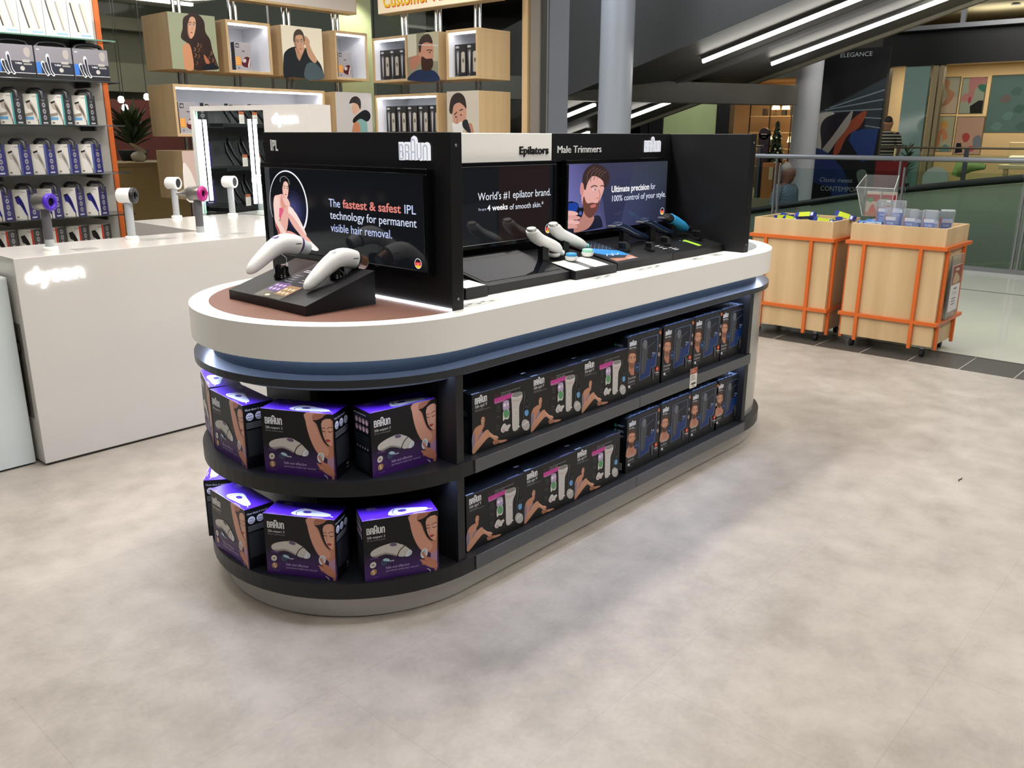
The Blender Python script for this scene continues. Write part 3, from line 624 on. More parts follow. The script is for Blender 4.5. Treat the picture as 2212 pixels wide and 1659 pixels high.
def silk_box():
    w, d, h = .283, .075, .2
    b = carton(w, d, h, '101114'); a = fr(b, w, d, h); a.rect(0, 0, w, h, '1b1b1b')
    f = fit(a, (225, 450), (1280, 140), (240, 1520), w, h)
    a.logo(.013, .166, .0275, 'f2f2f2'); a.text('Silk-\u00e9pil 9', .013, .1525, .0108, 'e4e4e4', .95)
    a.lines(.013, .1475-.002, .055, 1, .004, .0014, '8a8a8a'); a.lines(.013, .141, .07, 1, .004, .0014, '8a8a8a', .05)
    a.text('4in1', .103, .1685, .013, '5d2a38', .8); a.text('Catches 4x shorter hair than wax*', .132, .1755, .0058, 'a9a9a9', .85); a.text('wet & dry epilator', .132, .168, .0058, 'a9a9a9', .85)
    f.poly([(605, 520), (925, 420), (945, 432), (910, 510), (605, 602)], 'c83f97'); f.at(0, 0); a.text('SensoSmart', .104, .147, .009, 'f0a8d6', .85)
    # figure
    f.blob([(232, 1380), (232, 1180), (290, 1050), (330, 1010), (400, 1090), (400, 1160), (340, 1260), (300, 1400), (240, 1500)], '8d7f95')
    f.blob([(385, 1030), (390, 940), (435, 935), (430, 1030)], 'bd8266')
    f.blob([(235, 1180), (270, 1060), (330, 1005), (380, 985), (430, 1010), (390, 1100), (330, 1220), (320, 1350), (285, 1330), (280, 1120)], 'c98e70')
    f.blob([(290, 1300), (330, 1270), (420, 1130), (490, 1080), (520, 1110), (560, 1190), (650, 1230), (690, 1290), (830, 1290), (835, 1315), (740, 1345), (690, 1340), (620, 1290), (530, 1220), (440, 1300), (350, 1410), (260, 1510), (240, 1450)], 'd29a7c')
    f.blob([(520, 1120), (600, 1190), (660, 1210), (690, 1255), (640, 1240), (560, 1200)], 'e4b498')
    f.blob([(590, 1300), (690, 1290), (700, 1340), (610, 1370)], 'b37a60')
    face(f.at(412, 905, 46, -68, .05), 'd8a284', '3a261e', 'a84c48', female=True, turn=-.3, shade='b98066')
    # epilator
    f.blob([(905, 490), (930, 430), (1000, 405), (1085, 400), (1112, 450), (1105, 530), (1060, 650), (1055, 800), (1060, 1000), (1040, 1100), (970, 1140), (935, 1080), (925, 800), (915, 620)], 'cfcbc6')
    f.blob([(920, 500), (940, 430), (1010, 402), (1080, 408), (1100, 460), (1010, 500)], '8d8b88'); f.stroke([(920, 500), (1010, 505), (1100, 465)], 14, 'ece9e6', sm=3); f.stroke([(930, 570), (1010, 570), (1085, 540)], 8, 'cc7b8a', sm=3)
    f.ell(1000, 790, 46, 66, 'dedbd6'); f.ell(1000, 790, 36, 54, 'c9c5c0')
    f.stroke([(1110, 400), (1155, 440), (1140, 700), (1130, 950), (1060, 1100), (980, 1150)], 6, '77777a', sm=4); f.ell(1052, 1056, 18, 15, 'eef0f2')
    f.blob([(755, 600), (790, 560), (850, 550), (868, 620), (860, 720), (770, 740), (750, 660)], 'b9a6c9'); f.ell(790, 640, 22, 34, 'efe9f2'); f.ell(842, 620, 18, 30, 'e3d3e0')
    f.blob([(765, 760), (820, 720), (868, 740), (870, 860), (840, 910), (800, 900), (765, 935), (755, 850)], 'd9dcd2'); f.ell(818, 800, 50, 82, '5f9f6c')
    f.blob([(722, 1090), (760, 1000), (800, 985), (830, 1020), (880, 1000), (900, 1030), (870, 1080), (850, 1130), (800, 1130), (775, 1155), (735, 1140)], 'd2cfcb'); f.ell(772, 1110, 18, 26, 'c99ab0')
    f.ell(1195, 800, 38, 66, '6ba4d6'); f.ell(1182, 1035, 76, 112, 'bdbab6', -.25); f.stroke([(1140, 1040), (1190, 990), (1245, 975)], 16, 'e9e7e4', sm=3)
    random.seed(3)
    for i in range(9): f.ell(1170+random.random()*80, 560+random.random()*180, 10+random.random()*12, None, '33353a')
    for y in (640, 670, 700, 740, 840, 870, 1010, 1040, 1080): f.rect(628, y, 60+random.random()*20, 8, '5c5c5c')
    t = fr(b, w, d, h, 'top'); t.rect(0, 0, w, d, '0b0e14'); t.rect(0, 0, w, .001, '6c7890'); t.rect(.004, .006, .035, .002, 'b8c8e8'); t.rect(.2, .006, .06, .0015, '8a80c0')
    t.logo(.004, .05, .012, 'dfeaff')
    l = fr(b, w, d, h, 'left'); l.rect(0, 0, d, h, '0c0e13'); l.lines(.02, .14, .035, 4, .005, .002, '60656f'); l.lines(.02, .10, .04, 9, .005, .003, '2f343c', .1)
    l.blob([(.02, .05), (.04, .06), (.05, .03), (.055, .01), (.025, .012)], '2a3036')
    return tag(b.obj('carton', bevel=.0008, seg=1), '', 'box')
def trim_box(v=0):
    w, d, h = .243, .075, .237
    b = carton(w, d, h, '0f1012'); a = fr(b, w, d, h); a.rect(0, 0, w, h, '1d1d1f')
    f = fit(a, (270, 425), (945, 265), (245, 1540), w, h)
    f.poly([(525, 480), (560, 455), (870, 385), (860, 720), (835, 1010), (735, 1045), (720, 1190), (510, 1270), (515, 800)], '6f87a8')
    f.poly([(530, 485), (560, 462), (862, 393), (853, 720), (828, 1004), (730, 1038), (714, 1184), (516, 1262), (521, 800)], '0b1526')
    f.poly([(527, 1120), (660, 760), (850, 740), (828, 1004), (730, 1038), (714, 1184), (516, 1262)], '0a2f6c')
    a.logo(.014, .199, .0235, 'f0f0f0'); a.text('Hair clipper' if v else 'Multi groomer', .014, .189, .0062, 'e0e0e0', .9, True); a.lines(.014, .184, .055, 1, .003, .0014, '9a9a9a', .05)
    f.blob([(590, 480), (640, 490), (655, 560), (665, 700), (650, 850), (625, 1050), (590, 1130), (545, 1130), (535, 950), (545, 700), (540, 560)], '44464a')
    f.blob([(600, 480), (640, 500), (640, 600), (610, 660), (570, 600), (575, 500)], '6a6c70'); f.stroke([(560, 700), (570, 900), (560, 1100)], 10, '5d6064', sm=3)
    f.stroke([(650, 640), (805, 520)], 10, '5a626e'); f.stroke([(660, 860), (740, 820), (815, 760)], 16, '77808c', sm=3); f.ell(770, 745, 10, 12, 'd9dce0'); f.ell(808, 745, 9, 11, 'd9dce0'); f.blob([(660, 740), (740, 760), (740, 850), (670, 850)], '15181f')
    # man
    if v: f.blob([(265, 1040), (300, 1010), (400, 1000), (450, 1040), (440, 1180), (260, 1200)], 'c08a72')
    else: f.blob([(265, 1030), (300, 1000), (400, 1040), (420, 1090), (400, 1150), (262, 1150)], '24262c')
    f.poly([(290, 900), (400, 920), (400, 1140), (345, 1145), (295, 1050)], 'b87c62')
    face(f.at(352, 845, 98, -138, .02), 'cf9576', '4a332a', 'a8645a', beard='553829' if v else '8a5e48', turn=.5, shade='a86e54')
    f.ell(458, 990, 52, 82, '1c2434'); f.stroke([(458+50*cos(t*.33), 990+80*sin(t*.33)) for t in range(20)], 5, '4d7fd0')
    a.text('8in1', .0645, .1015, .0105, '6f9ae8', .8)
    a.text('Ultimate' if v else 'Precision.', .010, .064, .0125, 'c4c4c8', .84); a.text('control.' if v else 'Control.', .010, .049, .0125, 'c4c4c8', .84)
    a.lines(.012, .04, .05, 1, .004, .0016, '8a8a8a', .05); f.ell(305, 1360, 22, 30, 'd8d8d8'); a.lines(.028, .025, .02, 1, .004, .0016, '8a8a8a')
    f.ell(905, 350, 24, 36, 'b8683c'); f.ell(900, 610, 22, 38, '8f7f78'); f.ell(890, 780, 24, 42, 'a88f80'); f.ell(862, 1070, 32, 50, 'c8402c'); f.ell(862, 1070, 12, 18, 'f0b090'); f.rect(825, 1130, 70, 20, 'c9c9c9'); f.rect(825, 1160, 70, 40, '55575a')
    f.blob([(745, 1060), (790, 1050), (820, 1130), (800, 1180), (785, 1280), (765, 1270), (760, 1150)], '4a4c52')
    t = fr(b, w, d, h, 'top'); t.rect(0, 0, w, d, '0e131c')
    for i in range(3): t.rect(.01, .01+.022*i, w-.02, .003, '9fb6dc')
    for i in range(7): t.poly([(.01+.033*i, .01), (.025+.033*i, .01), (.04+.033*i, .06), (.025+.033*i, .06)], '4a566c' if i % 2 else '0c1018')
    l = fr(b, w, d, h, 'left'); l.rect(0, 0, d, h, '0c0e12')
    for i, c_ in enumerate(('3fae7a', '6b8f8f', '5fb4cf')): l.ell(.018, .2-.022*i, .006, .007, c_); l.lines(.028, .203-.022*i, .035, 2, .005, .002, '8a9298')
    l.rect(.012, .012, .045, .03, 'c9c9c6')
    for i in range(12): l.rect(.015+.0033*i, .014, .0012+.0007*(i % 3), .026, '2a2a2a')
    c = b.obj('carton', bevel=.0008, seg=1)
    return tag(c, '', 'box')
def place(o, base, bl, ang, z, label, group):
    """bl = floor position of the front left corner, ang = direction of the front edge"""
    n = o if not base['used'] else o.copy()
    if base['used']: COL.objects.link(n)
    base['used'] = True
    n.location = (bl[0], bl[1], z+.0004); n.rotation_euler = (0, 0, radians(ang)); n['label'] = label; n['group'] = group; n.name = 'product_carton'
    return n
E1 = ipl_box(); U1 = {'used': False}; ZM, ZB = .4766, .1389; GI = 'purple and black hair removal cartons on the rounded end'
def by_br(br, ang, w=.237): return (br[0]-w*cos(radians(ang)), br[1]-w*sin(radians(ang)))
for bl, ang, z, lb in [
    ((-.4865, -.142), -62.6, ZM, 'purple topped carton, upper shelf of the rounded end, middle of three facing out'),
    ((-.298, -.424), -8, ZM, 'purple topped carton, upper shelf of the rounded end, nearest the black divider'),
    (by_br((-.511, -.083), -96), -96, ZM, 'purple topped carton, upper shelf of the rounded end, turned left with its printed side showing'),
    (by_br((-.478, .172), -112), -112, ZM, 'purple topped carton half hidden at the far left of the upper shelf'),
    ((-.505, -.136), -60.3, ZB, 'purple topped carton on the lowest shelf of the rounded end, middle of three facing out'),
    ((-.337, -.412), -27.5, ZB, 'purple topped carton on the lowest shelf of the rounded end, nearest the black divider'),
    (by_br((-.533, -.078), -93.7), -93.7, ZB, 'purple topped carton on the lowest shelf, turned left with its printed side showing'),
    (by_br((-.497, .238), -128), -128, ZB, 'purple topped carton half hidden at the far left of the lowest shelf')]:
    place(E1, U1, bl, ang, z, lb, GI)
E2 = silk_box(); U2 = {'used': False}; GS = 'black epilator cartons with a seated woman on the long side'
for z, xs, row in ((ZM, (.046, .334, .622), 'upper shelf'), (ZB, (.015, .303, .591), 'lowest shelf')):
    for i, x in enumerate(xs):
        lb = ('black epilator carton with seated woman and pink band, %s, ' % row)+('next to the divider', 'middle of the three', 'next to the trimmer cartons')[i]
        place(E2, U2, (x, -.505), -1, z, lb, GS)
E3 = trim_box(0); U3 = {'used': False}; E4 = trim_box(1); U4 = {'used': False}; GT = 'trimmer cartons with blue windows on the long side'
ORD = ('leftmost', 'second from left', 'third from left', 'rightmost')
for i, x in enumerate((.914, 1.172, 1.42, 1.655)):
    place(E3, U3, (x, -.5), 0, ZM, 'black trimmer carton reading Precision Control on the upper shelf, '+ORD[i], GT)
for i, x in enumerate((.935, 1.185, 1.432, 1.68-.02)):
    place(E4, U4, (x, -.5), 0, ZB, 'black trimmer carton reading Ultimate Control on the lowest shelf, '+ORD[i], GT)
b = MB(); b.box((0, 0, 0), (.058, .0008, .088), PRINT, lin('e9e4dc')); a = Art(b, (0, 0, 0), (1, 0, 0), (0, 0, 1))
a.rect(0, .062, .058, .026, 'a8573a'); a.lines(.006, .078, .04, 2, .007, .003, 'd9a88c'); a.lines(.006, .053, .04, 3, .008, .0025, '4a4a4a'); a.rect(.012, .014, .036, .009, '3a3a3a'); a.rect(.02, .005, .02, .004, '6a6a6a')
o = tag(b.obj('price_ticket'), 'small price ticket with brown heading hanging on the middle shelf edge', 'price tag'); o.location = (1.328, -.5462, .426)

# ================================================================== DEVICES AND STANDS ON THE ISLAND
ZT = .9509
def wedge(name, label, x0, x1, y0, y1, hf, hb, axis, parts=None, group=None, m=BLACK):
    """low stand with a sloping top; axis 'x' rises towards +x, 'y' rises towards +y"""
    T = thing(name, label, 'display stand', (x0, y0, ZT), 0, group); w, d = x1-x0, y1-y0; b = MB()
    H = (lambda x, y: hf+(hb-hf)*x/w) if axis == 'x' else (lambda x, y: hf+(hb-hf)*y/d)
    c = [(0, 0), (w, 0), (w, d), (0, d)]
    b.face([(x, y, 0) for x, y in reversed(c)], m); b.face([(x, y, H(x, y)) for x, y in c], m)
    for i in range(4):
        p, q = c[i], c[(i+1) % 4]; b.face([(p[0], p[1], 0), (q[0], q[1], 0), (q[0], q[1], H(*q)), (p[0], p[1], H(*p))], m)
    b.obj('base', T, bevel=.0025); T['h'] = 0; del T['h']
    return T, H
# stand 1
T, H = wedge('sloping_stand', 'black sloping stand with two white devices on the rounded brown end', -.352, -.088, -.212, .215, .03, .107, 'x')
b = MB(); n = Vector((-.077, 0, .264)).normalized()
a = Art(b, (0, .427, .0302), (0, -1, 0), Vector((.264, 0, .077)))
a.rect(.139, .004, .145, .262, '5a574e'); a.rect(.142, .05, .138, .2, '34353a')
a.rect(.145, .045, .07, .06, '5a3f78'); a.rect(.215, .03, .068, .065, '94775a')
for i in range(3):
    for j in range(2): a.ell(.158+.021*i, .06+.025*j, .006, .007, 'cdb2dc'); a.ell(.228+.02*i, .045+.025*j, .006, .007, 'e6cfae')
a.ell(.2, .018, .012, .007, 'cfc7b0'); a.lines(.16, .2, .05, 2, .01, .004, 'd8d8dc'); a.lines(.225, .18, .045, 5, .015, .004, '9a9aa2'); a.lines(.155, .16, .05, 4, .015, .004, '85858f')
a.poly([(.17, .262), (.21, .25), (.2, .225), (.182, .24)], '8c6f8e')
b.obj('info_card', T)
def epil_device(name, label, y, x0, z0, ring, nose, dx=0):
    T = thing(name, label, 'hair removal device', (x0, y, z0))
    P = [(0, 0, 0), (.006, 0, .006), (.035, 0, .026), (.08, 0, .058), (.11, 0, .076), (.135, 0, .083), (.165, 0, .081), (.195, 0, .072)]
    R = [(.004, .004), (.0155, .0165), (.022, .0235), (.025, .0275), (.028, .031), (.030, .034), (.0295, .0335), (.028, .031)]
    b = MB(); b.tube(P, R, M('pearl_white_plastic', 'e9e9e6', .22), 18); b.obj('body', T, sub=1)
    b = MB(); b.tube([(.1945, 0, .0722), (.201, 0, .0698)], .0285, M(ring+'_ring', {'purple': '4a3560', 'dark': '2c2a2c'}[ring], .35), 24); b.obj('ring', T)
    b = MB(); b.tube([(.2012, 0, .0697), (.222, 0, .062), (.232, 0, .058)], [.0265, .0225, .0215], M(nose+'_nose', {'white': 'dadde0', 'bronze': '7d5a48'}[nose], .3, metal=.4 if nose == 'bronze' else 0), 24); b.tube([(.232, 0, .058), (.235, 0, .057)], .019, M('pale_lens', 'cfd4cf', .2), 24); b.obj('nozzle', T)
    b = MB(); b.box((.162, -.0285, .079), (.19, -.0268, .0815), M('dark_slot', '222222', .5)); b.obj('vent_slot', T)
    b = MB(); b.lathe([(.013, 0), (.014, .003), (.011, .005)], M(ring+'_button', {'purple': '5d4690', 'dark': 'd9d9d4'}[ring], .3), 18, (.112, 0, .102), (-.35, 0, 1)); b.obj('button', T)
    b = MB(); b.tube([(.115, -.015, .055), (.128, -.03, .04), (.128, -.03, .022)], .0016, ACRYL, 8); b.lathe([(.004, 0), (.004, .012)], M('pale_peg', 'dfe2dc', .3), 10, (.128, -.03, .012)); b.obj('tether', T)
    b = MB(); b.lathe([(.028, 0), (.026, .006), (.022, .014), (.022, .034), (.018, .04)], BLACKG, 24, (.126, 0, -z0+ZT+H(.126+x0+.352, 0)-.0005+.0)); b.obj('holder', T)
    return T
epil_device('hair_removal_device', 'white hair removal device with purple ring on the sloping stand', .105, -.345, 1.045, 'purple', 'white')
epil_device('hair_removal_device', 'white hair removal device with bronze nozzle on the sloping stand', -.12, -.288, 1.012, 'dark', 'bronze')
# stands under the two front screens
def paper(T, H, x, y, w, d, colr, lines=3):
    b = MB(); z = H(x, y)+.0012; z1 = H(x, y+d)+.0012
    a = Art(b, (x, y, z), (1, 0, 0), Vector((0, d, z1-z)), base=.0006); a.rect(0, 0, w, d, colr)
    if lines: a.lines(.006, d-.012, w-.012, lines, d/(lines+2), .0022, '8a8a88')
    return b.obj('paper_card', T)
T, H = wedge('tray', 'small black tray with a white card beside the left black end panel', .052, .155, -.366, -.1, .035, .06, 'y'); paper(T, H, .008, .006, .088, .07, 'd7d9d4')
T, H = wedge('tray', 'small black tray holding a printed white card next to the dark glass stand', .158, .262, -.372, -.1, .035, .06, 'y'); paper(T, H, .005, .005, .094, .08, 'e3e4df')
T, H = wedge('glass_stand', 'wide black sloping stand with a glossy glass top under the dark screen', .277, .716, -.36, -.1, .03, .09, 'y')
b = MB(); z0, z1 = H(0, .03)+.0015, H(0, .25)+.0015
b.face([(.015, .03, z0), (.424, .03, z0), (.424, .25, z1), (.015, .25, z1)], M('dark_glass', '101217', .03)); b.obj('glass_top', T)
T, H = wedge('epilator_stand', 'black sloping stand with white cards in front of the two white epilators', .722, .985, -.386, -.1, .03, .08, 'y')
paper(T, H, .004, .005, .09, .12, 'e9eae4', 0); paper(T, H, .132, .01, .09, .12, 'ecebe4', 0); paper(T, H, .096, .012, .034, .12, '5a5c60', 5)
def epilator(label, x, y, z, m_acc, L=.2):
    T = thing('epilator', label, 'epilator', (x, y, z))
    b = MB(); P = [(0, .0, .02), (.004, 0, .012), (.02, 0, -.004), (.045, 0, -.018), (.09, 0, -.034), (.15, 0, -.056), (L, 0, -.074), (L+.006, 0, -.076)]
    R = [(.028, .017), (.031, .023), (.03, .025), (.025, .024), (.023, .023), (.024, .023), (.017, .016), (.007, .007)]
    b.tube(P, R, M('pearl_white_plastic'), 16); b.obj('body', T, sub=1)
    b = MB(); b.tube([(-.004, 0, .03), (0, 0, .0205)], [(.021, .012), (.0235, .0135)], M('epilator_head_grey', 'c9c9c4', .3, metal=.3), 16); b.obj('head', T)
    b = MB(); b.tube([(L+.0065, 0, -.0762), (L+.018, 0, -.08)], [.010, .012], m_acc, 14); b.obj('end_cap', T)
    b = MB(); b.box((.05, -.012, -(z-ZT)+.035), (.085, .012, -.034), BLACK); b.obj('holder', T)
    return T
AQ = M('aqua_plastic', '7fc4b8', .2); BL_ = M('blue_brush', '3a8fc4', .3)
epilator('white epilator with flat head leaning on the left side of the epilator stand', .645, -.235, 1.108, M('pearl_white_plastic'), .165)
epilator('white epilator with round neck beside the lit badge on the middle screen', .815, -.2, 1.112, AQ)
def brush(label, x, y, z, m):
    T = thing('brush_head', label, 'brush head', (x, y, z))
    b = MB(); b.lathe([(.012, 0), (.022, .004), (.025, .012), (.024, .018)], M('pearl_white_plastic'), 22); b.obj('cup', T)
    b = MB(); b.lathe([(.021, .0185), (.0215, .028), (.017, .0305)], m, 22); b.obj('bristles', T)
brush('round brush head with blue bristles on the epilator stand', .822, -.285, ZT+.052, BL_)
brush('round brush head with dark bristles on the epilator stand', .79, -.225, ZT+.063, M('maroon_bristle', '5c3c40', .5))
brush('round brush head with mint green pad on the epilator stand', .945, -.27, ZT+.055, M('mint_pad', '8fd0b4', .4))
T, H = wedge('trimmer_stand', 'wide black sloping stand with blue printed sheet under the bearded man screen', 1.012, 1.42, -.372, -.1, .03, .085, 'y')
b = MB(); a = Art(b, (0, 0, .0305), (1, 0, 0), Vector((0, .272, .055)))
a.rect(.02, .012, .15, .25, '1f2a38'); a.poly([(.02, .06), (.1, .04), (.17, .07), (.17, .02), (.02, .02)], '9a6a58'); a.poly([(.02, .13), (.06, .09), (.17, .06), (.17, .12), (.06, .19), (.02, .2)], '2f79bd')
random.seed(5)
for i in range(10):
    for j in range(5): a.ell(.035+.014*i, .15+.02*j+(i % 2)*.008, .0018, None, 'cfd8e0')
a.stroke([(.035, .08), (.06, .1), (.07, .075), (.09, .1), (.1, .08), (.13, .095)], .003, 'e6ecf2', sm=4); a.lines(.1, .03, .06, 2, .01, .003, 'c8ccd0')
b.obj('printed_sheet', T)
T, H = wedge('trimmer_stand', 'narrow black stand with small white text strip beside the right end panel', 1.424, 1.862, -.372, -.1, .03, .085, 'y')
b = MB(); a = Art(b, (0, 0, .0305), (1, 0, 0), Vector((0, .272, .055))); a.lines(.01, .1, .045, 3, .02, .005, 'c4c6c8'); a.lines(.06, .06, .04, 3, .015, .005, 'b8babc'); a.rect(.26, .03, .03, .09, '9acb3c'); a.lines(.24, .12, .015, 2, .02, .004, 'c8c8c8'); b.obj('text_strip', T)
NAVY = M('navy_gloss_plastic', '17233c', .15, coat=.5); CYAN = M('cyan_rubber', '2f8fc4', .4); DK = M('dark_plastic', '1d1e20', .35)
def trimmer(label, x, y, z, m, L, wrap=False):
    T = thing('hair_trimmer', label, 'hair trimmer', (x, y, z))
    b = MB(); b.tube([(0, 0, 0), (.02, 0, .002), (.05, 0, -.004), (.1, 0, -.022), (.16, 0, -.046), (L, 0, -.066)], [(.02, .011), (.026, .02), (.025, .022), (.022, .021), (.022, .02), (.016, .014)], m, 14); b.obj('body', T, sub=1)
    b = MB(); b.box((-.022, -.016, -.003), (.002, .016, .005), STEEL); b.obj('blade', T, bevel=.001)
    b = MB()
    if wrap: b.tube([(.06, 0, -.007), (.11, 0, -.026), (.165, 0, -.048), (.2, 0, -.062)], [(.028, .024), (.028, .025), (.026, .024), (.02, .018)], CYAN, 14); b.obj('grip', T)
    else: b.tube([(.07, 0, .006), (.13, 0, -.018)], [(.006, .003), (.006, .003)], STEEL, 8); b.obj('switch', T)
    b = MB(); b.box((.06, -.012, -(z-ZT)+.05), (.1, .012, -.028), BLACK); b.obj('holder', T)
trimmer('dark blue trimmer nearest the bearded man screen text on the trimmer stand', 1.215, -.2, 1.1, NAVY, .25)
trimmer('dark trimmer with silver blade, between the blue gripped one and the left trimmer', 1.425, -.2, 1.103, NAVY, .25)
trimmer('trimmer with bright cyan grip lying at the right end of the stands', 1.60, -.2, 1.11, DK, .235, True)
def comb(label, x, y, z, s=1):
    b = MB(); b.box((0, -.017*s, -.004), (.036*s, .017*s, .007), DK)
    for i in range(7):
        y0 = -.016*s+.0046*s*i; b.prism([(.006*s+dx, dz) for dx, dz in ((0, 0), (.026*s, 0), (.026*s, .012*s), (.006*s, .024*s), (-.004*s, .02*s))], 0, .0022*s, DK)
        for k in range(len(b.v)-20, len(b.v)): px, py, pz = b.v[k]; b.v[k] = (px, y0+pz, .007+py)
    o = tag(b.obj('comb_attachment', bevel=0), label, 'comb attachment', 'comb attachments on the trimmer stands'); o.location = (x, y, z); return o
comb('dark comb attachment in front of the left trimmer', 1.19, -.26, ZT+.055, 1.2); comb('dark comb attachment under the middle trimmer', 1.33, -.3, ZT+.05)
comb('dark comb attachment on the front of the right stand near its left corner', 1.5, -.27, ZT+.055, 1.1); comb('dark round comb attachment next to the right end panel', 1.77, -.27, ZT+.057, 1.3)
for i, (x, w_, lb) in enumerate([(.07, .17, 'flat grey label strip on the counter beside the left end panel'), (.79, .14, 'flat grey label strip on the counter before the epilator stand'), (1.08, .2, 'checked label strip on the counter before the wide trimmer stand'), (1.5, .08, 'short grey label strip on the counter before the right stand'), (1.68, .07, 'shortest label strip on the counter, close to the right end panel')]):
    b = MB(); b.box((0, 0, 0), (w_, .045, .001), M('label_acrylic', 'c9ccc6', .2)); a = Art(b, (0, 0, .001), (1, 0, 0), (0, 1, 0))
    for k in range(int(w_/.03)): a.rect(.005+.03*k, .012+(k % 2)*.012, .018, .009, '55585a' if i != 3 else '3a3c3e')
    o = tag(b.obj('label_strip'), lb, 'label'); o.location = (x, -.462 if i == 0 else -.44, .9502)

# ================================================================== WHITE HAIR DRYER COUNTER
T = thing('white_counter', 'long white counter with glowing lettering left of the black island', 'counter', (-.5, 1.716, 0))
b = MB(); b.box((.0, 0, .012), (2.15, .458, .954), WHITEG); b.box((.01, .01, 0), (2.14, .45, .012), M('shadow_gap', '3a342c', .6)); b.obj('front_body', T, bevel=.002)
b = MB(); b.prism([(1.1, .4585), (2.0, .4585), (1.815, 1.32), (1.1, 1.29)], 0, .954, WHITEG); b.obj('back_body', T)
b = MB(); b.box((-.0006, .045, .22), (.0, .20, .66), M('niche_shade', '6d6860', .5)); a = Art(b, (-.0008, .2, .22), (0, -1, 0), (0, 0, 1)); a.ell(.10, .33, .028, .035, '1c1c1c'); a.ell(.10, .33, .015, .02, '8b857a'); a.stroke([(.1, .3), (.105, .15), (.11, .02)], .01, '1c1c1c'); b.obj('side_graphic', T)
GLOW = M('glowing_letter', 'ffffff', .5, em=7, emc='ffffff')
def word(a, x, y, w):
    """glowing lower case word of five rounded letters"""
    k = w/5.0; q = a.at(x, y, k); R = lambda cx, cy, r: [(cx+r*cos(t*pi/7), cy+r*sin(t*pi/7)) for t in range(14)]
    S_ = .26
    q.stroke(R(.42, .42, .4), S_, 'ffffff', True); q.stroke([(.84, 0), (.84, 1.35)], S_, 'ffffff')
    q.stroke([(1.2, .84), (1.52, .05)], S_, 'ffffff'); q.stroke([(1.86, .84), (1.52, .02), (1.3, -.42), (1.1, -.45)], S_, 'ffffff')
    q.stroke([(2.62, .72), (2.4, .84), (2.2, .66), (2.4, .44), (2.6, .26), (2.42, .02), (2.14, .1)], S_, 'ffffff')
    q.stroke(R(3.3, .42, .4), S_, 'ffffff', True); q.stroke([(4.05, -.02), (4.05, .84)], S_, 'ffffff'); q.stroke([(4.05, .6), (4.3, .84), (4.6, .8), (4.75, .55), (4.75, -.02)], S_, 'ffffff')
b = MB(); a = Art(b, (0, 0, 0), (1, 0, 0), (0, 0, 1), GLOW, base=.004); word(a, .045, .842, .245); b.extrude(a.N, .004); b.obj('lettering', T)
T = thing('white_side_unit', 'glossy white low unit at the far left edge, against the white counter', 'cabinet', (-1.7, 1.79, 0))
b = MB(); b.box((0, 0, .01), (1.185, .5, .868), M('glossy_pale_glass', 'd5dbd8', .08)); b.box((.01, .01, 0), (1.175, .49, .01), M('shadow_gap')); b.obj('body', T, bevel=.002)
b = MB(); b.box((0, -.006, .01), (1.18, -.0005, .86), M('pale_pane', 'cfd8d6', .04)); b.obj('glass_front', T)

def dryer(label, x, y, ang, body, ring, handle, nozzle=None, big=False):
    T = thing('hair_dryer', label, 'hair dryer', (x, y, .954), radians(ang))   # local +x: the way the round opening faces
    b = MB(); b.lathe([(.033, 0), (.033, .012), (.03, .016), (.02, .018)], M('white_base', 'e4e4e0', .25), 24); b.obj('base', T)
    b = MB(); b.tube([(0, 0, .0185), (0, 0, .05)], .0205, M('clear_grey_grip', 'a9adad', .2), 18); b.tube([(0, 0, .05), (0, 0, .185)], .02, handle, 18); b.obj('handle', T)
    b = MB(); b.tube([(-.045, 0, .218), (-.038, 0, .218), (.026, 0, .218)], [.032, .0375, .0385], body, 28); b.obj('head', T)
    n = 28; b = MB()
    prof = [(.039, .0262), (.041, .034), (.038, .042), (.022, .0445), (.019, .036), (.019, .0262)]
    if big: prof = [(.0388, .0262), (.0388, .034), (.036, .038), (.030, .0385), (.029, .036), (.029, .0262)]
    b.lathe(prof, ring, n, (0, 0, .218), (1, 0, 0), cap=False); b.obj('ring', T)
    b = MB(); b.lathe([(.0288 if big else .0188, .0262), (.0288 if big else .0188, .032)], M('mesh_black', '1a1a1c', .6) if big else BLACKG, 20, (0, 0, .218), (1, 0, 0)); b.obj('air_inlet', T)
    b = MB(); b.lathe([(.003, 0), (.003, .003)], STEEL, 10, (.0195, .004, .155), (1, 0, 0)); b.lathe([(.003, 0), (.003, .003)], STEEL, 10, (.0195, .004, .143), (1, 0, 0)); b.obj('button', T)
    if nozzle:
        b = MB(); b.tube([(-.046, 0, .218), (-.075, 0, .218), (-.1, 0, .218)], [.032, (.03, .02), (.038, .008)], nozzle, 20); b.obj('nozzle', T)
GREYH = M('iron_grey_plastic', '5b595d', .35); SILV = M('silver_plastic', 'b9bcc0', .3, metal=.3); WP = M('bright_white_plastic', 'f0f0ee', .3)
dryer('hair dryer with purple ring and dark grey handle on the white counter', -.275, 1.905, -62, M('nickel_head', '8e8a84', .25, metal=.6), M('violet_ring', '4a27b0', .3), GREYH)
dryer('white hair dryer with black diffuser ring and silver handle on the white counter', .178, 2.06, -50, WP, M('black_ring', '222224', .3), SILV)
dryer('hair dryer with magenta ring and nozzle on the white counter', .496, 1.95, -62, M('nickel_head'), M('magenta_ring', 'b0267c', .3), GREYH, M('nickel_head'))
dryer('all white hair dryer at the back left corner of the white counter', .90, 2.99, -62, WP, WP, SILV, big=True)
dryer('all white hair dryer before the mirror, added in place of a reflection', 1.235, 2.885, -62, WP, WP, SILV, big=True)  # solid model added where the mirror shows the corner dryer's reflection
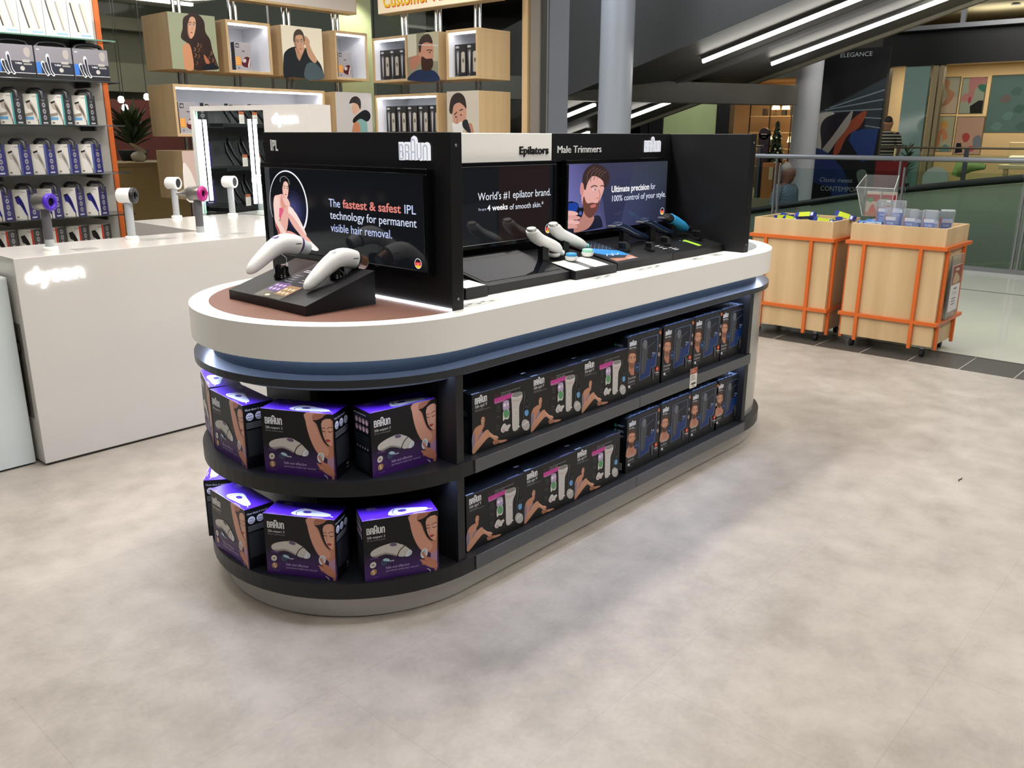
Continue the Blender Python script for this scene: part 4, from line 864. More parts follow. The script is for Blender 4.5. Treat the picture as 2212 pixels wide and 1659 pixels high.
for i, (x, y, w_) in enumerate([(-.20, 1.80, .1), (.19, 1.93, .16), (.52, 1.84, .07), (.65, 1.87, .07)]):
    b = MB(); b.box((0, 0, 0), (w_, .07, .001), M('grey_plate', '9a9a96', .3))
    o = tag(b.obj('info_plate'), 'small flat grey plate on the white counter '+('beside the purple hair dryer', 'beside the black ringed hair dryer', 'in front of the magenta hair dryer', 'right of the magenta hair dryer')[i], 'plate'); o.location = (x, y, .9542)

# mirror unit
KA = 1.098
T = thing('mirror_unit', 'white lit mirror unit with glowing word sign behind the white counter', 'mirror', (1.255, 3.354, 0), radians(-77.8))
def tt(v): return v*KA
b = MB(); z1 = 1.651; mx0, mx1, mz1 = tt(.036), tt(.618), 1.62
b.box((0, 0, .05), (mx0, .2, z1), WHITEG); b.box((mx0, .0, mz1), (mx1, .2, z1), WHITEG); b.box((mx1, 0, .05), (tt(.97), .2, z1), WHITEG); b.box((mx0, .02, .05), (mx1, .2, mz1), WHITEG); b.box((.05, .02, 0), (tt(.97)-.05, .18, .05), DARKG)
b.obj('frame', T)
b = MB(); b.box((mx0+.001, .010, .06), (mx1-.001, .0195, mz1-.001), MIRROR); b.obj('mirror_glass', T)
b = MB(); b.box((mx0-.0015, -.003, .94), (mx0+.0035, -.0003, mz1), M('green_edge_light', 'b8ffdc', .5, em=2.2, emc='8df5c8')); b.obj('green_edge', T)
for x0, x1 in ((tt(.075), tt(.075)+.03), (tt(.50), tt(.50)+.03)):
    b = MB(); xm = (x0+x1)/2; b.tube([(xm, -.012, 1.03), (xm, -.012, 1.565)], .012, LEDW, 12); b.obj('tube_light', T)
b = MB(); a = Art(b, (0, 0, 0), (1, 0, 0), (0, 0, 1), GLOW, base=.004); word(a, tt(.69), 1.54, tt(.2)); b.extrude(a.N, .004); b.obj('lettering', T)

# ================================================================== WALL OF CLIPPERS (left)
T = thing('wall_shelving', 'wall shelving with dark shelves and an orange edge on the left', 'shelving', (-.85, 4.32, 0))
b = MB(); b.box((.9, -.03, 0), (1.944, -.001, 3.0), M('pale_panel')); b.obj('back_panel', T)
b = MB(); b.box((1.945, -.04, 0), (1.982, -.001, 3.0), ORANGE); b.obj('edge_trim', T)
SHZ = [.652, .915, 1.207, 1.53, 1.819, 2.09]; names_ = []
DGL = M('smoked_glass_shelf', '2c302f', .12); GGL = M('green_glass_shelf', '54786a', .1)
for i, z in enumerate(SHZ):
    b = MB(); b.box((.92, -.36, z-.009), (1.93, -.032, z), GGL if i == 5 else DGL); b.obj('shelf', T, bevel=.001)
    for x in (1.1, 1.75):
        b = MB(); b.prism([(x, -.28), (x+.012, -.28), (x+.012, -.033), (x, -.033)], z-.04, z-.0095, M('shelf_bracket', '2b2b2b', .4)); b.obj('bracket', T)
def clipper_pack(kind):
    w, d, h = .112, .088, (.225, .2, .2, .2)[0] if kind != 'red' else .195
    b = carton(w, d, h-.03 if kind != 'red' else h, 'e6e2da'); hh = h-.03 if kind != 'red' else h
    side = {'teal': '26282a', 'violet': '2b2a62', 'blue': '312c5a', 'red': '3b3a3a'}[kind]
    a = fr(b, w, d, hh); a.rect(0, 0, w, hh, 'e3dfd6')
    if kind == 'teal': a.rect(w-.012, 0, .012, hh, '4aa7a8'); a.rect(.0, .03, .06, .02, '6ea4cc'); a.poly([(0, .05), (.06, .06), (.06, .08), (0, .07)], '9a9288')
    if kind == 'violet': a.rect(w-.014, 0, .014, hh, '5a689c')
    if kind == 'red': a.rect(w-.014, 0, .014, hh, 'c53a28')
    a.text('WAHL', w-.045, hh-.02, .009, '6a6862', .9, True)
    cc = {'teal': 'b8aea2', 'violet': 'c7c1b8', 'blue': '33308f', 'red': '33302e'}[kind]; c2 = {'teal': '6a6058', 'violet': '8d867c', 'blue': '211f55', 'red': '1d1b1a'}[kind]
    a.blob([(.02, hh-.05), (.05, hh-.045), (.075, hh-.085), (.092, .05), (.098, .03), (.085, .028), (.05, .09), (.025, hh-.09)], cc)
    a.blob([(.045, hh-.06), (.07, hh-.09), (.088, .05), (.08, .06), (.055, hh-.1)], c2); a.poly([(.015, hh-.048), (.05, hh-.038), (.05, hh-.05), (.018, hh-.06)], '2a2a2a')
    a.stroke([(.09, .03), (.094, .012), (.092, .0)], .006, '222222'); a.rect(.012, .008, .018, .01, '7a7066')
    r = fr(b, w, d, hh, 'right'); r.rect(0, 0, d, hh, side)
    for k in range(4): r.ell(d*.5, hh-.03-.04*k, .016, .016, ('8f8d92' if kind != 'red' else '8b8986')); r.ell(d*.5, hh-.03-.04*k, .010, .008, '55525c')
    r.rect(.02, .006, .045, .01, 'a9a7ae')
    t = fr(b, w, d, hh, 'top'); t.rect(0, 0, w, d, 'd9d5cc')
    o = tag(b.obj('clipper_pack', bevel=.001, seg=1), '', 'clipper box')
    if kind != 'red':
        b = MB(); b.tube([(.004, d*.5, hh-.03), (.006, d*.5, hh+.012), (.03, d*.5, hh+.03), (.088, d*.5, hh+.03), (.112, d*.5, hh+.012), (.114, d*.5, hh-.03)], [(.02, .011)]*6, M('black_handle', '26262a', .35), 8)
        b.v = [(x, y if abs(x-.059) < .05 else y, z) for x, y, z in b.v]; b.obj('handle', o)
    return o
def row(proto, xs, y, z, ang, fmt, group):
    for i, x in enumerate(xs):
        o = proto if i == 0 else proto.copy()
        if i:
            COL.objects.link(o)
            for c in list(proto.children): q = c.copy(); COL.objects.link(q); q.parent = o
        o.location = (x, y, z+.0004); o.rotation_euler = (0, 0, radians(ang)); o['label'] = fmt % NTH(len(xs)-1-i); o['group'] = group
def NTH(k): return ('nearest the orange edge', 'second from the orange edge', 'third from the orange edge', 'fourth from the orange edge', 'fifth from the orange edge', 'sixth from the orange edge', 'seventh from the orange edge', 'eighth from the orange edge')[k]
XS = [.16+.157*i for i in range(5)]
for kind, z, tx in (('teal', SHZ[3], 'white clipper box with teal edge, dark side, %s'), ('violet', SHZ[2], 'white clipper box with violet side and white clipper picture, %s'), ('blue', SHZ[1], 'white clipper box with blue clipper picture and purple side, %s'), ('red', SHZ[0], 'white clipper box with red edge on the lowest shelf, %s')):
    row(clipper_pack(kind), XS, 4.09, z, -58, tx, 'clipper boxes, %s kind' % kind)
def tpro():
    w, d, h = .232, .09, .205
    b = carton(w, d, h, '6b696c'); a = fr(b, w, d, h); a.rect(0, 0, w, h, '77747a'); a.rect(0, 0, w, .105, '20232e'); a.rect(0, .035, .03, .07, '2f66b0'); a.rect(0, 0, w, .03, '1b1b1c'); a.rect(0, .03, w, .003, 'd2d2d2')
    for sx, c in ((.0, '22242a'), (.035, '1d2030')):
        a.blob([(.03+sx, .1+sx*1.2), (.05+sx, .11+sx*1.2), (.06+sx, .06), (.075+sx, .03), (.062+sx, .02), (.045+sx, .05)], 'd9d9da'); a.blob([(.036+sx, .095+sx), (.05+sx, .1+sx), (.056+sx, .06), (.068+sx, .03), (.06+sx, .028), (.046+sx, .055)], c)
    a.text('T-PRO', .115, .085, .011, 'e0e0e0', .95, True); a.rect(.16, .098, .045, .016, '9b9890'); a.rect(.165, .082, .05, .01, '8a8780'); a.ell(.155, .06, .014, .014, 'a9a59c')
    a.blob([(.175, .175), (.19, .19), (.21, .185), (.212, .15), (.2, .13), (.18, .14)], '97908a'); a.rect(.012, .18, .018, .006, 'd0d0d4')
    t = fr(b, w, d, h, 'top'); t.rect(0, 0, w, d, '3a3a3c')
    o = tag(b.obj('clipper_pack', bevel=.001, seg=1), '', 'clipper box')
    b = MB(); b.tube([(.02, d*.5, h-.002), (.04, d*.5, h+.022), (.09, d*.5, h+.03), (.15, d*.5, h+.03), (.2, d*.5, h+.022), (.215, d*.5, h-.002)], [(.022, .012)]*6, M('black_handle'), 8); b.obj('handle', o)
    return o
row(tpro(), [.307+.242*i for i in range(3)], 3.985, SHZ[4], 0, 'wide grey trimmer box below the glass shelf, %s', 'wide grey trimmer boxes')
def tall():
    w, d, h = .15, .08, .27
    b = carton(w, d, h, 'dcd8d0'); a = fr(b, w, d, h); a.rect(0, 0, w, h, 'e0dcd4'); a.text('MAGIC', .03, h-.02, .012, '9a968e', .9, True)
    for sx, c in ((.0, '3a3632'), (.06, '8b857c')):
        a.blob([(.02+sx, h-.05), (.04+sx, h-.045), (.055+sx, h-.09), (.07+sx, .06), (.075+sx, .03), (.062+sx, .03), (.045+sx, .09), (.025+sx, h-.1)], 'b5afa5'); a.stroke([(.02+sx, h-.05), (.03+sx, .16), (.055+sx, .04)], .01, c, sm=3)
    a.rect(.07, .012, .07, .014, '8ba6c4')
    return tag(b.obj('clipper_pack', bevel=.001, seg=1), '', 'clipper box')
row(tall(), [.18+.155*i for i in range(5)], 4.0, SHZ[5], 0, 'tall white box picturing two clippers, top shelf, %s', 'tall white clipper boxes')

# display of hair stylers further along the wall, seen in the mirror and in the screens
T = thing('styler_shelving', 'dark wall shelving of hair stylers seen reflected in the mirror', 'shelving', (-3.6, 4.315, 0))
b = MB(); b.box((0, -.02, 0), (3.6, 0, 2.6), M('slat_grey', '66696a', .4, noise=.06)); b.obj('back_panel', T)
for z in (.86, 1.2, 1.56, 1.92):
    b = MB(); b.box((0, -.3, z-.03), (3.6, -.021, z), M('dark_shelf', '2a2c2e', .3)); b.obj('shelf', T)
b = MB(); b.box((2.9, -.31, 0), (2.94, -.301, 2.6), ORP); b.obj('orange_divider', T)
STY = M('black_styler', '17181a', .25); SBL = M('blue_styler', '1c3a9a', .3)
pr = {}; SHN = ('lowest', 'middle', 'top')
ORDN = ('first', 'second', 'third', 'fourth', 'fifth', 'sixth', 'seventh', 'eighth', 'ninth', 'tenth', 'eleventh', 'twelfth', 'thirteenth', 'fourteenth', 'fifteenth')
def DIV(i): return ORDN[13-i]+' left' if i < 14 else ORDN[i-14]+' right'
for zi, z in enumerate((.86, 1.2, 1.56)):
    for i in range(17):
        x = -3.5+.2*i; k = 'b' if (i+zi) % 6 == 2 else 's'
        if k not in pr:
            b = MB(); b.tube([(0, 0, .01), (.03, .05, .1), (.05, .09, .2), (.04, .1, .26)], [.013, .014, .018, .01], SBL if k == 'b' else STY, 10); b.tube([(.07, .03, .01), (.09, .08, .12), (.08, .1, .2)], [.01, .016, .012], STY, 8)
            o = b.obj('hair_styler'); pr[k] = o
        else: o = pr[k].copy(); COL.objects.link(o)
        tag(o, ('blue' if k == 'b' else 'black')+' hair styler reflected in the mirror, %s shelf, %s from the orange divider' % (SHN[zi], DIV(i)), 'hair styler', 'blue hair stylers' if k == 'b' else 'black hair stylers'); o.location = (x, 4.07, z+.001)
        if 't' not in pr:
            b = MB(); b.box((0, 0, 0), (.075, .001, .1), PRINT, lin('e8e2da')); a = Art(b, (0, 0, 0), (1, 0, 0), (0, 0, 1)); a.rect(0, .075, .075, .025, 'b26a4c'); a.lines(.01, .06, .05, 4, .014, .003, '8a8680'); o = b.obj('price_card'); pr['t'] = o
        else: o = pr['t'].copy(); COL.objects.link(o)
        tag(o, 'white price card reflected in the mirror, %s shelf, %s from the orange divider' % (SHN[zi], DIV(i)), 'price tag', 'price cards of the stylers'); o.location = (x-.03, 4.03, z+.001)

# ================================================================== WOODEN CUBE DISPLAYS
INW = M('white_inner_lining', 'e2e2e6', .5)
def cube(kind, label, o, rz, w, h, d=.45, art=None):
    T = thing('cube_display', label, 'display cube', o, radians(rz)); b = MB(); t = .022
    if kind == 'photo':
        b.box((0, .004, 0), (w, d, h), WOOD); b.obj('box', T, bevel=.0015)
        b = MB(); b.box((0, 0, 0), (w, .0035, h), PRINT, lin('d8d4c8')); a = Art(b, (0, 0, 0), (1, 0, 0), (0, 0, 1), step=.0001); art(a, w, h); b.obj('photo_panel', T)
    else:
        b.box((0, 0, 0), (w, d, t), WOOD); b.box((0, 0, h-t), (w, d, h), WOOD); b.box((0, 0, t), (t, d, h-t), WOOD); b.box((w-t, 0, t), (w, d, h-t), WOOD); b.box((t, d-.02, t), (w-t, d, h-t), WOOD); b.obj('box', T, bevel=.0015)
        b = MB(); x0, x1, z0, z1 = t+.0005, w-t-.0005, t+.0005, h-t-.0005
        b.box((x0, .012, z0), (x1, d-.021, z0+.002), INW); b.box((x0, .012, z0+.002), (x0+.002, d-.021, z1), INW); b.box((x1-.002, .012, z0+.002), (x1, d-.021, z1), INW); b.box((x0+.002, d-.024, z0+.002), (x1-.002, d-.0205, z1), INW); b.box((x0+.002, .012, z1-.002), (x1-.002, d-.025, z1), INW); b.obj('lining', T)
        b = MB(); b.box((x0+.01, .02, z1-.016), (x1-.01, .045, z1-.003), LEDW); b.obj('led_strip', T)
    return T
def ph_woman(a, w, h):
    a.rect(0, 0, w, h, '9aa184'); f = fit(a, (315, 95), (725, 135), (345, 582), w, h)
    f.blob([(440, 240), (450, 150), (510, 118), (580, 120), (630, 180), (640, 270), (680, 340), (700, 440), (745, 570), (735, 600), (520, 595), (515, 470), (490, 380), (430, 330), (425, 290)], '2c1a14')
    f.blob([(437, 390), (480, 365), (510, 420), (525, 590), (450, 588), (437, 480)], 'c98e68')
    face(f.at(518, 225, 52, -92, .1), 'd2a184', '2c1a14', 'b07060', female=True, turn=.2, shade='a87458')
    f.blob([(540, 300), (600, 300), (640, 420), (560, 400)], '2c1a14')
    random.seed(11)
    for i in range(26):
        x, y = 535+random.random()*190, 380+random.random()*200
        if x < 560+(y-380)*.9+60: f.stroke([(x, y-18), (x+10, y), (x-6, y+16)], 9, ('6b4a34', '8a6248', '3a241a')[i % 3], sm=3)
    f.blob([(615, 470), (640, 490), (670, 545), (635, 545)], 'b06a4c'); f.blob([(620, 560), (700, 550), (745, 600), (610, 598)], '14141c')
def ph_man(a, w, h):
    a.rect(0, 0, w, h, 'ebe4cf'); f = fit(a, (1295, 208), (1640, 243), (1320, 625), w, h)
    f.blob([(1320, 640), (1315, 500), (1330, 430), (1400, 390), (1500, 400), (1560, 440), (1600, 500), (1640, 560), (1655, 665), (1500, 655), (1380, 640)], '20262a')
    f.blob([(1500, 660), (1510, 540), (1580, 530), (1650, 600), (1655, 668)], '4b5a60'); f.poly([(1410, 400), (1500, 400), (1450, 510), (1430, 480)], 'b98d70')
    f.blob([(1490, 310), (1515, 330), (1560, 430), (1600, 500), (1580, 530), (1530, 480), (1505, 400)], 'c49a7c'); f.blob([(1495, 300), (1535, 340), (1530, 400), (1510, 400), (1490, 340)], 'c49a7c')
    face(f.at(1450, 365, 52, -80, -.12), 'cb9f84', '4a423c', 'a8746a', turn=.2, shade='a87c62')
def ph_side(a, w, h):
    a.rect(0, 0, w, h, 'c3bfbb'); f = fit(a, (1743, 782), (2050, 795), (1770, 1165), w, h)
    f.blob([(1895, 1160), (1905, 1050), (1960, 1000), (2010, 1020), (2025, 1100), (2020, 1165)], '7fa7a3'); f.blob([(1900, 1160), (1900, 1060), (1930, 1030), (1960, 1080), (1950, 1160)], 'c0805a')
    f.blob([(1898, 1010), (1950, 960), (2000, 935), (2040, 960), (2048, 1000), (2020, 1035), (1960, 1010), (1905, 1045)], '15171b'); f.blob([(1890, 900), (1900, 870), (1950, 870), (1955, 930), (1930, 960), (1905, 975), (1890, 950), (1882, 920)], 'd0a58a')
    f.blob([(1862, 880), (1880, 835), (1920, 820), (1955, 850), (1962, 900), (1955, 930), (1935, 890), (1900, 875)], '201712')
def ph_beard(a, w, h):
    a.rect(0, 0, w, h, '8e8f78'); f = fit(a, (468, 290), (733, 268), (482, 698), w, h)
    f.poly([(470, 295), (550, 288), (555, 470), (478, 490)], 'cfcdb8'); f.poly([(620, 280), (735, 270), (738, 520), (700, 520)], 'b9b69c'); f.blob([(490, 690), (500, 640), (560, 600), (640, 590), (720, 610), (742, 690)], '1c2f52')
    f.blob([(570, 470), (575, 390), (620, 350), (690, 360), (700, 450), (697, 510), (680, 590), (620, 600), (595, 540)], 'c48f76'); f.blob([(600, 480), (640, 500), (690, 500), (697, 560), (670, 600), (610, 600), (595, 540)], '3a241c')
    f.blob([(575, 440), (572, 370), (600, 310), (650, 290), (680, 320), (690, 370), (640, 360), (600, 380), (590, 440)], '33221c'); f.stroke([(640, 430), (665, 425), (690, 432)], 8, '33221c', sm=3); f.ell(668, 445, 9, 5, '2a1c18')
    f.blob([(490, 520), (520, 480), (580, 475), (590, 520), (560, 570), (520, 600), (495, 570)], 'b57e66'); f.stroke([(570, 380), (740, 388)], 5, 'dfe6ea')
def ph_shave(a, w, h):
    a.rect(0, 0, w, h, 'c6beae'); f = fit(a, (808, 785), (1080, 775), (825, 1130), w, h)
    f.blob([(860, 1125), (900, 1090), (1000, 1090), (1060, 1130)], 'c59a84'); f.blob([(860, 930), (850, 900), (880, 860), (950, 860), (980, 900), (985, 960), (960, 1050), (920, 1090), (885, 1070), (870, 1000)], 'c69580')
    f.blob([(865, 1000), (900, 1010), (950, 990), (965, 1040), (940, 1085), (900, 1090), (875, 1060)], 'e0dedc'); f.blob([(835, 920), (845, 840), (880, 800), (930, 795), (970, 830), (985, 900), (960, 880), (920, 860), (875, 880), (860, 940)], '2e2420')
    f.stroke([(880, 945), (905, 925)], 8, '2e2420'); f.stroke([(925, 915), (955, 905)], 8, '2e2420'); f.ell(895, 960, 8, 5, '2a1c18'); f.ell(940, 945, 8, 5, '2a1c18'); f.stroke([(912, 955), (905, 1000), (918, 1003)], 5, '9a6a56', sm=3)
    f.blob([(985, 1020), (1030, 1000), (1055, 1060), (1062, 1125), (1010, 1110), (985, 1060)], 'b9806a'); f.blob([(955, 990), (990, 975), (1010, 1010), (1035, 1080), (1000, 1060), (960, 1030)], '22262a')
def ph_pink(a, w, h): a.rect(0, 0, w, h, 'cdb5aa'); a.blob([(0, 0), (0, .3), (.06, .24), (.1, .12), (.13, 0)], 'ece4dc')
G1, G2 = 4.76, 4.0
cube('photo', 'wooden cube with photo of a long haired woman, leftmost of the hanging row', (1.897, G1, 1.99), 0, .417, .437, .46, ph_woman)
cube('open', 'lit open wooden cube between the woman photo and the man in a dark shirt', (2.412, G1, 1.987), 0, .438, .43)
cube('photo', 'wooden cube with photo of a man in a dark shirt, hand on head', (2.962, G1, 1.989), 0, .443, .432, .46, ph_man)
cube('open', 'lit open wooden cube nearest the pale green wall corner', (3.55, G1, 1.982), 0, .393, .442)
cube('open', 'long lit open wooden display behind the mirror unit', (1.88, G1, 1.452), 0, 1.52, .42)
cube('photo', 'pale cube with photo of a man seen from the side carrying a bag', (3.524, G1, 1.44), 0, .443, .43, .43, ph_side)
cube('photo', 'low wooden cube with plain pink panel left of the mirror unit', (1.9, G1, .93), 0, .44, .405, .46, ph_pink)
cube('open', 'lit open wooden cube left of the bearded man photo', (G2, 4.758, 1.968), -90, .508, .415, .43)
cube('photo', 'wooden cube with photo of a bearded man being shaved', (G2, 4.235, 1.965), -90, .425, .42, .42, ph_beard)
cube('open', 'lit open wooden cube right of the bearded man photo', (G2, 3.705, 1.957), -90, .4, .424, .43)
cube('open', 'long lit wooden display holding shavers above the tower', (G2, 4.751, 1.44), -90, .92, .411, .43)
cube('photo', 'wooden cube with photo of a man shaving with foam', (G2, 3.706, 1.42), -90, .406, .436, .43, ph_shave)
def vsbox():
    w, d, h = .16, .06, .235
    b = carton(w, d, h, '29282a'); a = fr(b, w, d, h); a.rect(0, 0, w, h, 'a5a1a4'); a.rect(.012, h-.045, .035, .035, '1b1b1d'); a.text('VS', .016, h-.038, .02, 'efefef', w_=.026, bold=True)
    a.rect(.004, .045, .05, .07, 'e79b3c'); a.lines(.01, .105, .035, 4, .016, .003, 'f6dcb0', .1); a.blob([(.06, .06), (.08, .1), (.12, .12), (.15, .1), (.145, .05), (.13, .03), (.08, .035)], '541c22'); a.ell(.09, .085, .02, .016, 'c9b9bc', .5); a.blob([(.12, .04), (.14, .1), (.15, .1), (.135, .035)], 'cfc4c6'); a.ell(.03, .022, .009, .009, '77757a'); a.rect(.07, .16, .03, .008, '4a484c')
    return tag(b.obj('curler_carton', bevel=.001, seg=1), '', 'box')
V = vsbox()
for i, (x, y, z, lb) in enumerate([(2.52, 4.83, 2.0125, 'grey and orange curler carton in the upper left lit cube'), (3.63, 4.83, 2.0075, 'grey and orange curler carton in the lit cube by the green corner'), (1.93, 4.8, 1.4775, 'grey curler carton at the left end of the long lit display'), (2.16, 4.8, 1.4775, 'second grey curler carton in the long lit display'), (2.39, 4.8, 1.4775, 'third grey curler carton in the long lit display'), (2.62, 4.8, 1.4775, 'fourth grey curler carton in the long lit display, above the mirror')]):
    o = V if i == 0 else V.copy()
    if i: COL.objects.link(o)
    o.location = (x, y, z); o['label'] = lb; o['group'] = 'grey curler cartons'; o.scale = (1, 1, 1.0 if i < 2 else 1.08)
def shaver():
    w, d, h = .14, .035, .28
    b = carton(w, d, h, '1b1b1d'); a = fr(b, w, d, h); a.rect(0, 0, w, h, '222224'); a.logo(.01, h-.032, .022, 'cfcfcf'); a.blob([(.015, .22), (.055, .22), (.05, .12), (.045, .03), (.028, .03), (.02, .12)], '5c5c5e'); a.blob([(.028, .2), (.045, .2), (.04, .05), (.032, .05)], 'b8b8ba')
    a.rect(.078, .04, .05, .17, '9a958a'); a.blob([(.085, .2), (.12, .2), (.125, .06), (.09, .05)], 'b5b0a4'); a.ell(.104, .14, .013, .02, '6a665e'); a.rect(.01, .01, .03, .004, '8a8a8a')
    return tag(b.obj('shaver_pack', bevel=.001, seg=1), '', 'shaver pack')
Q = shaver(); k = 0
for ys, z, txt in (((4.722, 4.578, 4.434), 1.993, 'upper left lit cube'), ((3.66, 3.51), 1.982, 'lit cube beside the bearded man'), ((4.66, 4.5, 4.34, 4.18, 4.02), 1.4655, 'long display above the tower')):
    for i, y in enumerate(ys):
        o = Q if k == 0 else Q.copy()
        if k: COL.objects.link(o)
        k += 1; o.location = (4.07, y, z); o.rotation_euler = (0, 0, radians(-90)); o['group'] = 'black shaver packs'
        o['label'] = 'black shaver pack, %s in the %s' % (('first from left', 'second from left', 'third from left', 'fourth from left', 'fifth from left')[i], txt)
for n_, (x, y, segs, lb) in enumerate([(2.1, 4.98, ((.0, .925), (1.34, 1.447), (1.877, 1.985), (2.432, 3.1)), 'chrome pole through the woman photo cube'), (2.63, 4.98, ((0, 1.447), (1.877, 1.985), (2.42, 3.1)), 'chrome pole through the upper left open cube'), (3.18, 4.98, ((0, 1.447), (1.877, 1.985), (2.426, 3.1)), 'chrome pole through the cube with the man in a dark shirt'), (3.74, 4.98, ((0, 1.435), (1.875, 1.978), (2.43, 3.1)), 'chrome pole through the cube above the side view photo'),
        (4.2, 4.5, ((0, 1.435), (1.856, 1.963), (2.388, 3.1)), 'chrome pole left on the right hand wall'), (4.2, 4.02, ((0, 1.435), (1.856, 1.96), (2.39, 3.1)), 'chrome pole behind the bearded man photo cube'), (4.2, 3.5, ((0, 1.415), (1.86, 1.952), (2.386, 3.1)), 'chrome pole behind the shaving man photo cube')]):
    T = thing('support_pole', lb, 'pole', (x, y, 0))
    for z0, z1 in segs:
        for s in (-.035, .02):
            b = MB(); dx, dy = (s, 0) if n_ < 4 else (0, s); b.tube([(dx, dy, z0+.001), (dx, dy, z1-.001)], .016, CHROME, 14); b.obj('tube', T)
CRM = M('cream_light_box', 'efe2c4', .5, em=.35, emc='ffeccc')
T = thing('hanging_sign', 'cream light box sign with yellow and red lettering, cut by the top edge', 'sign', (G2, 4.65, 2.592), radians(-90))
b = MB(); b.box((0, .003, .0), (1.55, .14, .42), WOOD); b.obj('case', T, bevel=.002)
b = MB(); b.box((.004, 0, .006), (1.546, .0028, .414), CRM); a = Art(b, (0, 0, 0), (1, 0, 0), (0, 0, 1), BACKLIT, step=.0008)
a.text('Customer Favourites', .084, .049, .13, 'e2401c', w_=1.36, bold=True); a.text('Customer Favourites', .079, .058, .13, 'ffd23a', w_=1.35, bold=True); b.obj('sign_face', T)
T = thing('hanging_sign', 'plain pale sign box with wooden rim above the man in a dark shirt', 'sign', (2.53, G1, 2.585), 0)
b = MB(); b.box((0, .003, 0), (1.3, .14, .42), WOOD); b.obj('case', T, bevel=.002)
b = MB(); b.box((.12, 0, .02), (1.29, .0028, .41), M('pale_sign', 'd9d3cf', .5)); b.obj('sign_face', T)
# room beyond the glazing
T = thing('cafe_counter', 'brown wooden counter seen beyond the glazing behind the hair dryers', 'counter', (1.86, 6.0, 0))
b = MB(); b.box((0, 0, 0), (.98, .5, 1.17), M('brown_oak', 'a08458', .5, noise=.12, nscale=4)); b.obj('body', T); b = MB(); b.box((-.02, -.02, 1.1705), (1.0, .52, 1.21), M('brown_oak_top', '8a7048', .45)); b.obj('top', T, bevel=.003)
def plant(label, x, y, z, h, r, n=60, m=None, seed=1, potm=None, cat='plant', ang=1.0, tilt=.9):
    T = thing('potted_plant', label, cat, (x, y, z)); random.seed(seed); m = m or M('dark_green_leaf', '34482a', .5)
    b = MB(); b.lathe([(r*.32, 0), (r*.42, h*.22), (r*.36, h*.22)], potm or M('dark_pot', '2c2a28', .5), 16); b.obj('pot', T)
    b = MB()
    for i in range(n):
        t = random.random()*2*pi; e = (.15+random.random()*tilt); L = r*(.7+.5*random.random()); z0 = h*(.25+.35*random.random())
        d = Vector((cos(t)*sin(e), sin(t)*sin(e), cos(e))); sd = Vector((-sin(t), cos(t), 0))*L*.09; p0 = Vector((0, 0, z0)); p1 = p0+d*L*.5; p2 = p0+d*L-Vector((0, 0, L*.15))
        b.face([p0, p1+sd, p2, p1-sd], m)
    b.obj('leaves', T); return T
plant('dark leafy plant beyond the glazing above the brown counter', 2.45, 6.85, 1.2005, .5, .36, 90, seed=2)
b = MB(); b.tube([(0, 0, 0), (.01, 0, .04), (-.01, 0, .1), (.01, 0, .13)], [.05, .085, .06, .095], M('white_cloth_bag', 'd5d2cc', .7), 10); o = tag(b.obj('cloth_bag', sub=1), 'crumpled white bag on the brown counter beyond the glazing', 'bag'); o.location = (2.21, 6.24, 1.2105)
T = thing('low_cabinet', 'dark grey cabinet beyond the glazing under the leafy plant', 'cabinet', (1.9, 6.62, 0)); b = MB(); b.box((0, 0, 0), (.9, .5, 1.2), M('grey_green_paint', '4c4d44', .6)); b.obj('body', T)
for i, (x, y, z) in enumerate([(3.22, 8, 1.88), (2.91, 8.0, 1.84), (2.99, 8.1, 1.755)]):
    o = thing('pendant_lamp', '', 'lamp', (x, y, z)); b = MB(); b.lathe([(.004, 3.095-z), (.004, .052)], DK, 8); b.obj('cord', o); b = MB(); b.lathe([(.012, .052), (.03, .04), (.035, 0), (.02, -.02)], LEDH, 14); b.obj('glowing_shade', o); tag(o, 'small glowing pendant lamp beyond the glazing, '+('rightmost', 'leftmost', 'lowest')[i], 'lamp', 'pendant lamps beyond the glazing'); o.location = (x, y, z)
for i, (x, y, w_) in enumerate([(1.7, 7.2, 1.0), (2.9, 7.6, .8), (3.4, 6.6, .9)]):
    b = MB(); b.box((0, 0, 0), (w_, .05, .03), LEDH); o = tag(b.obj('linear_light'), 'linear ceiling light beyond the glazing, '+('left', 'middle', 'right')[i]+' one', 'lamp'); o.location = (x, y, 2.9)

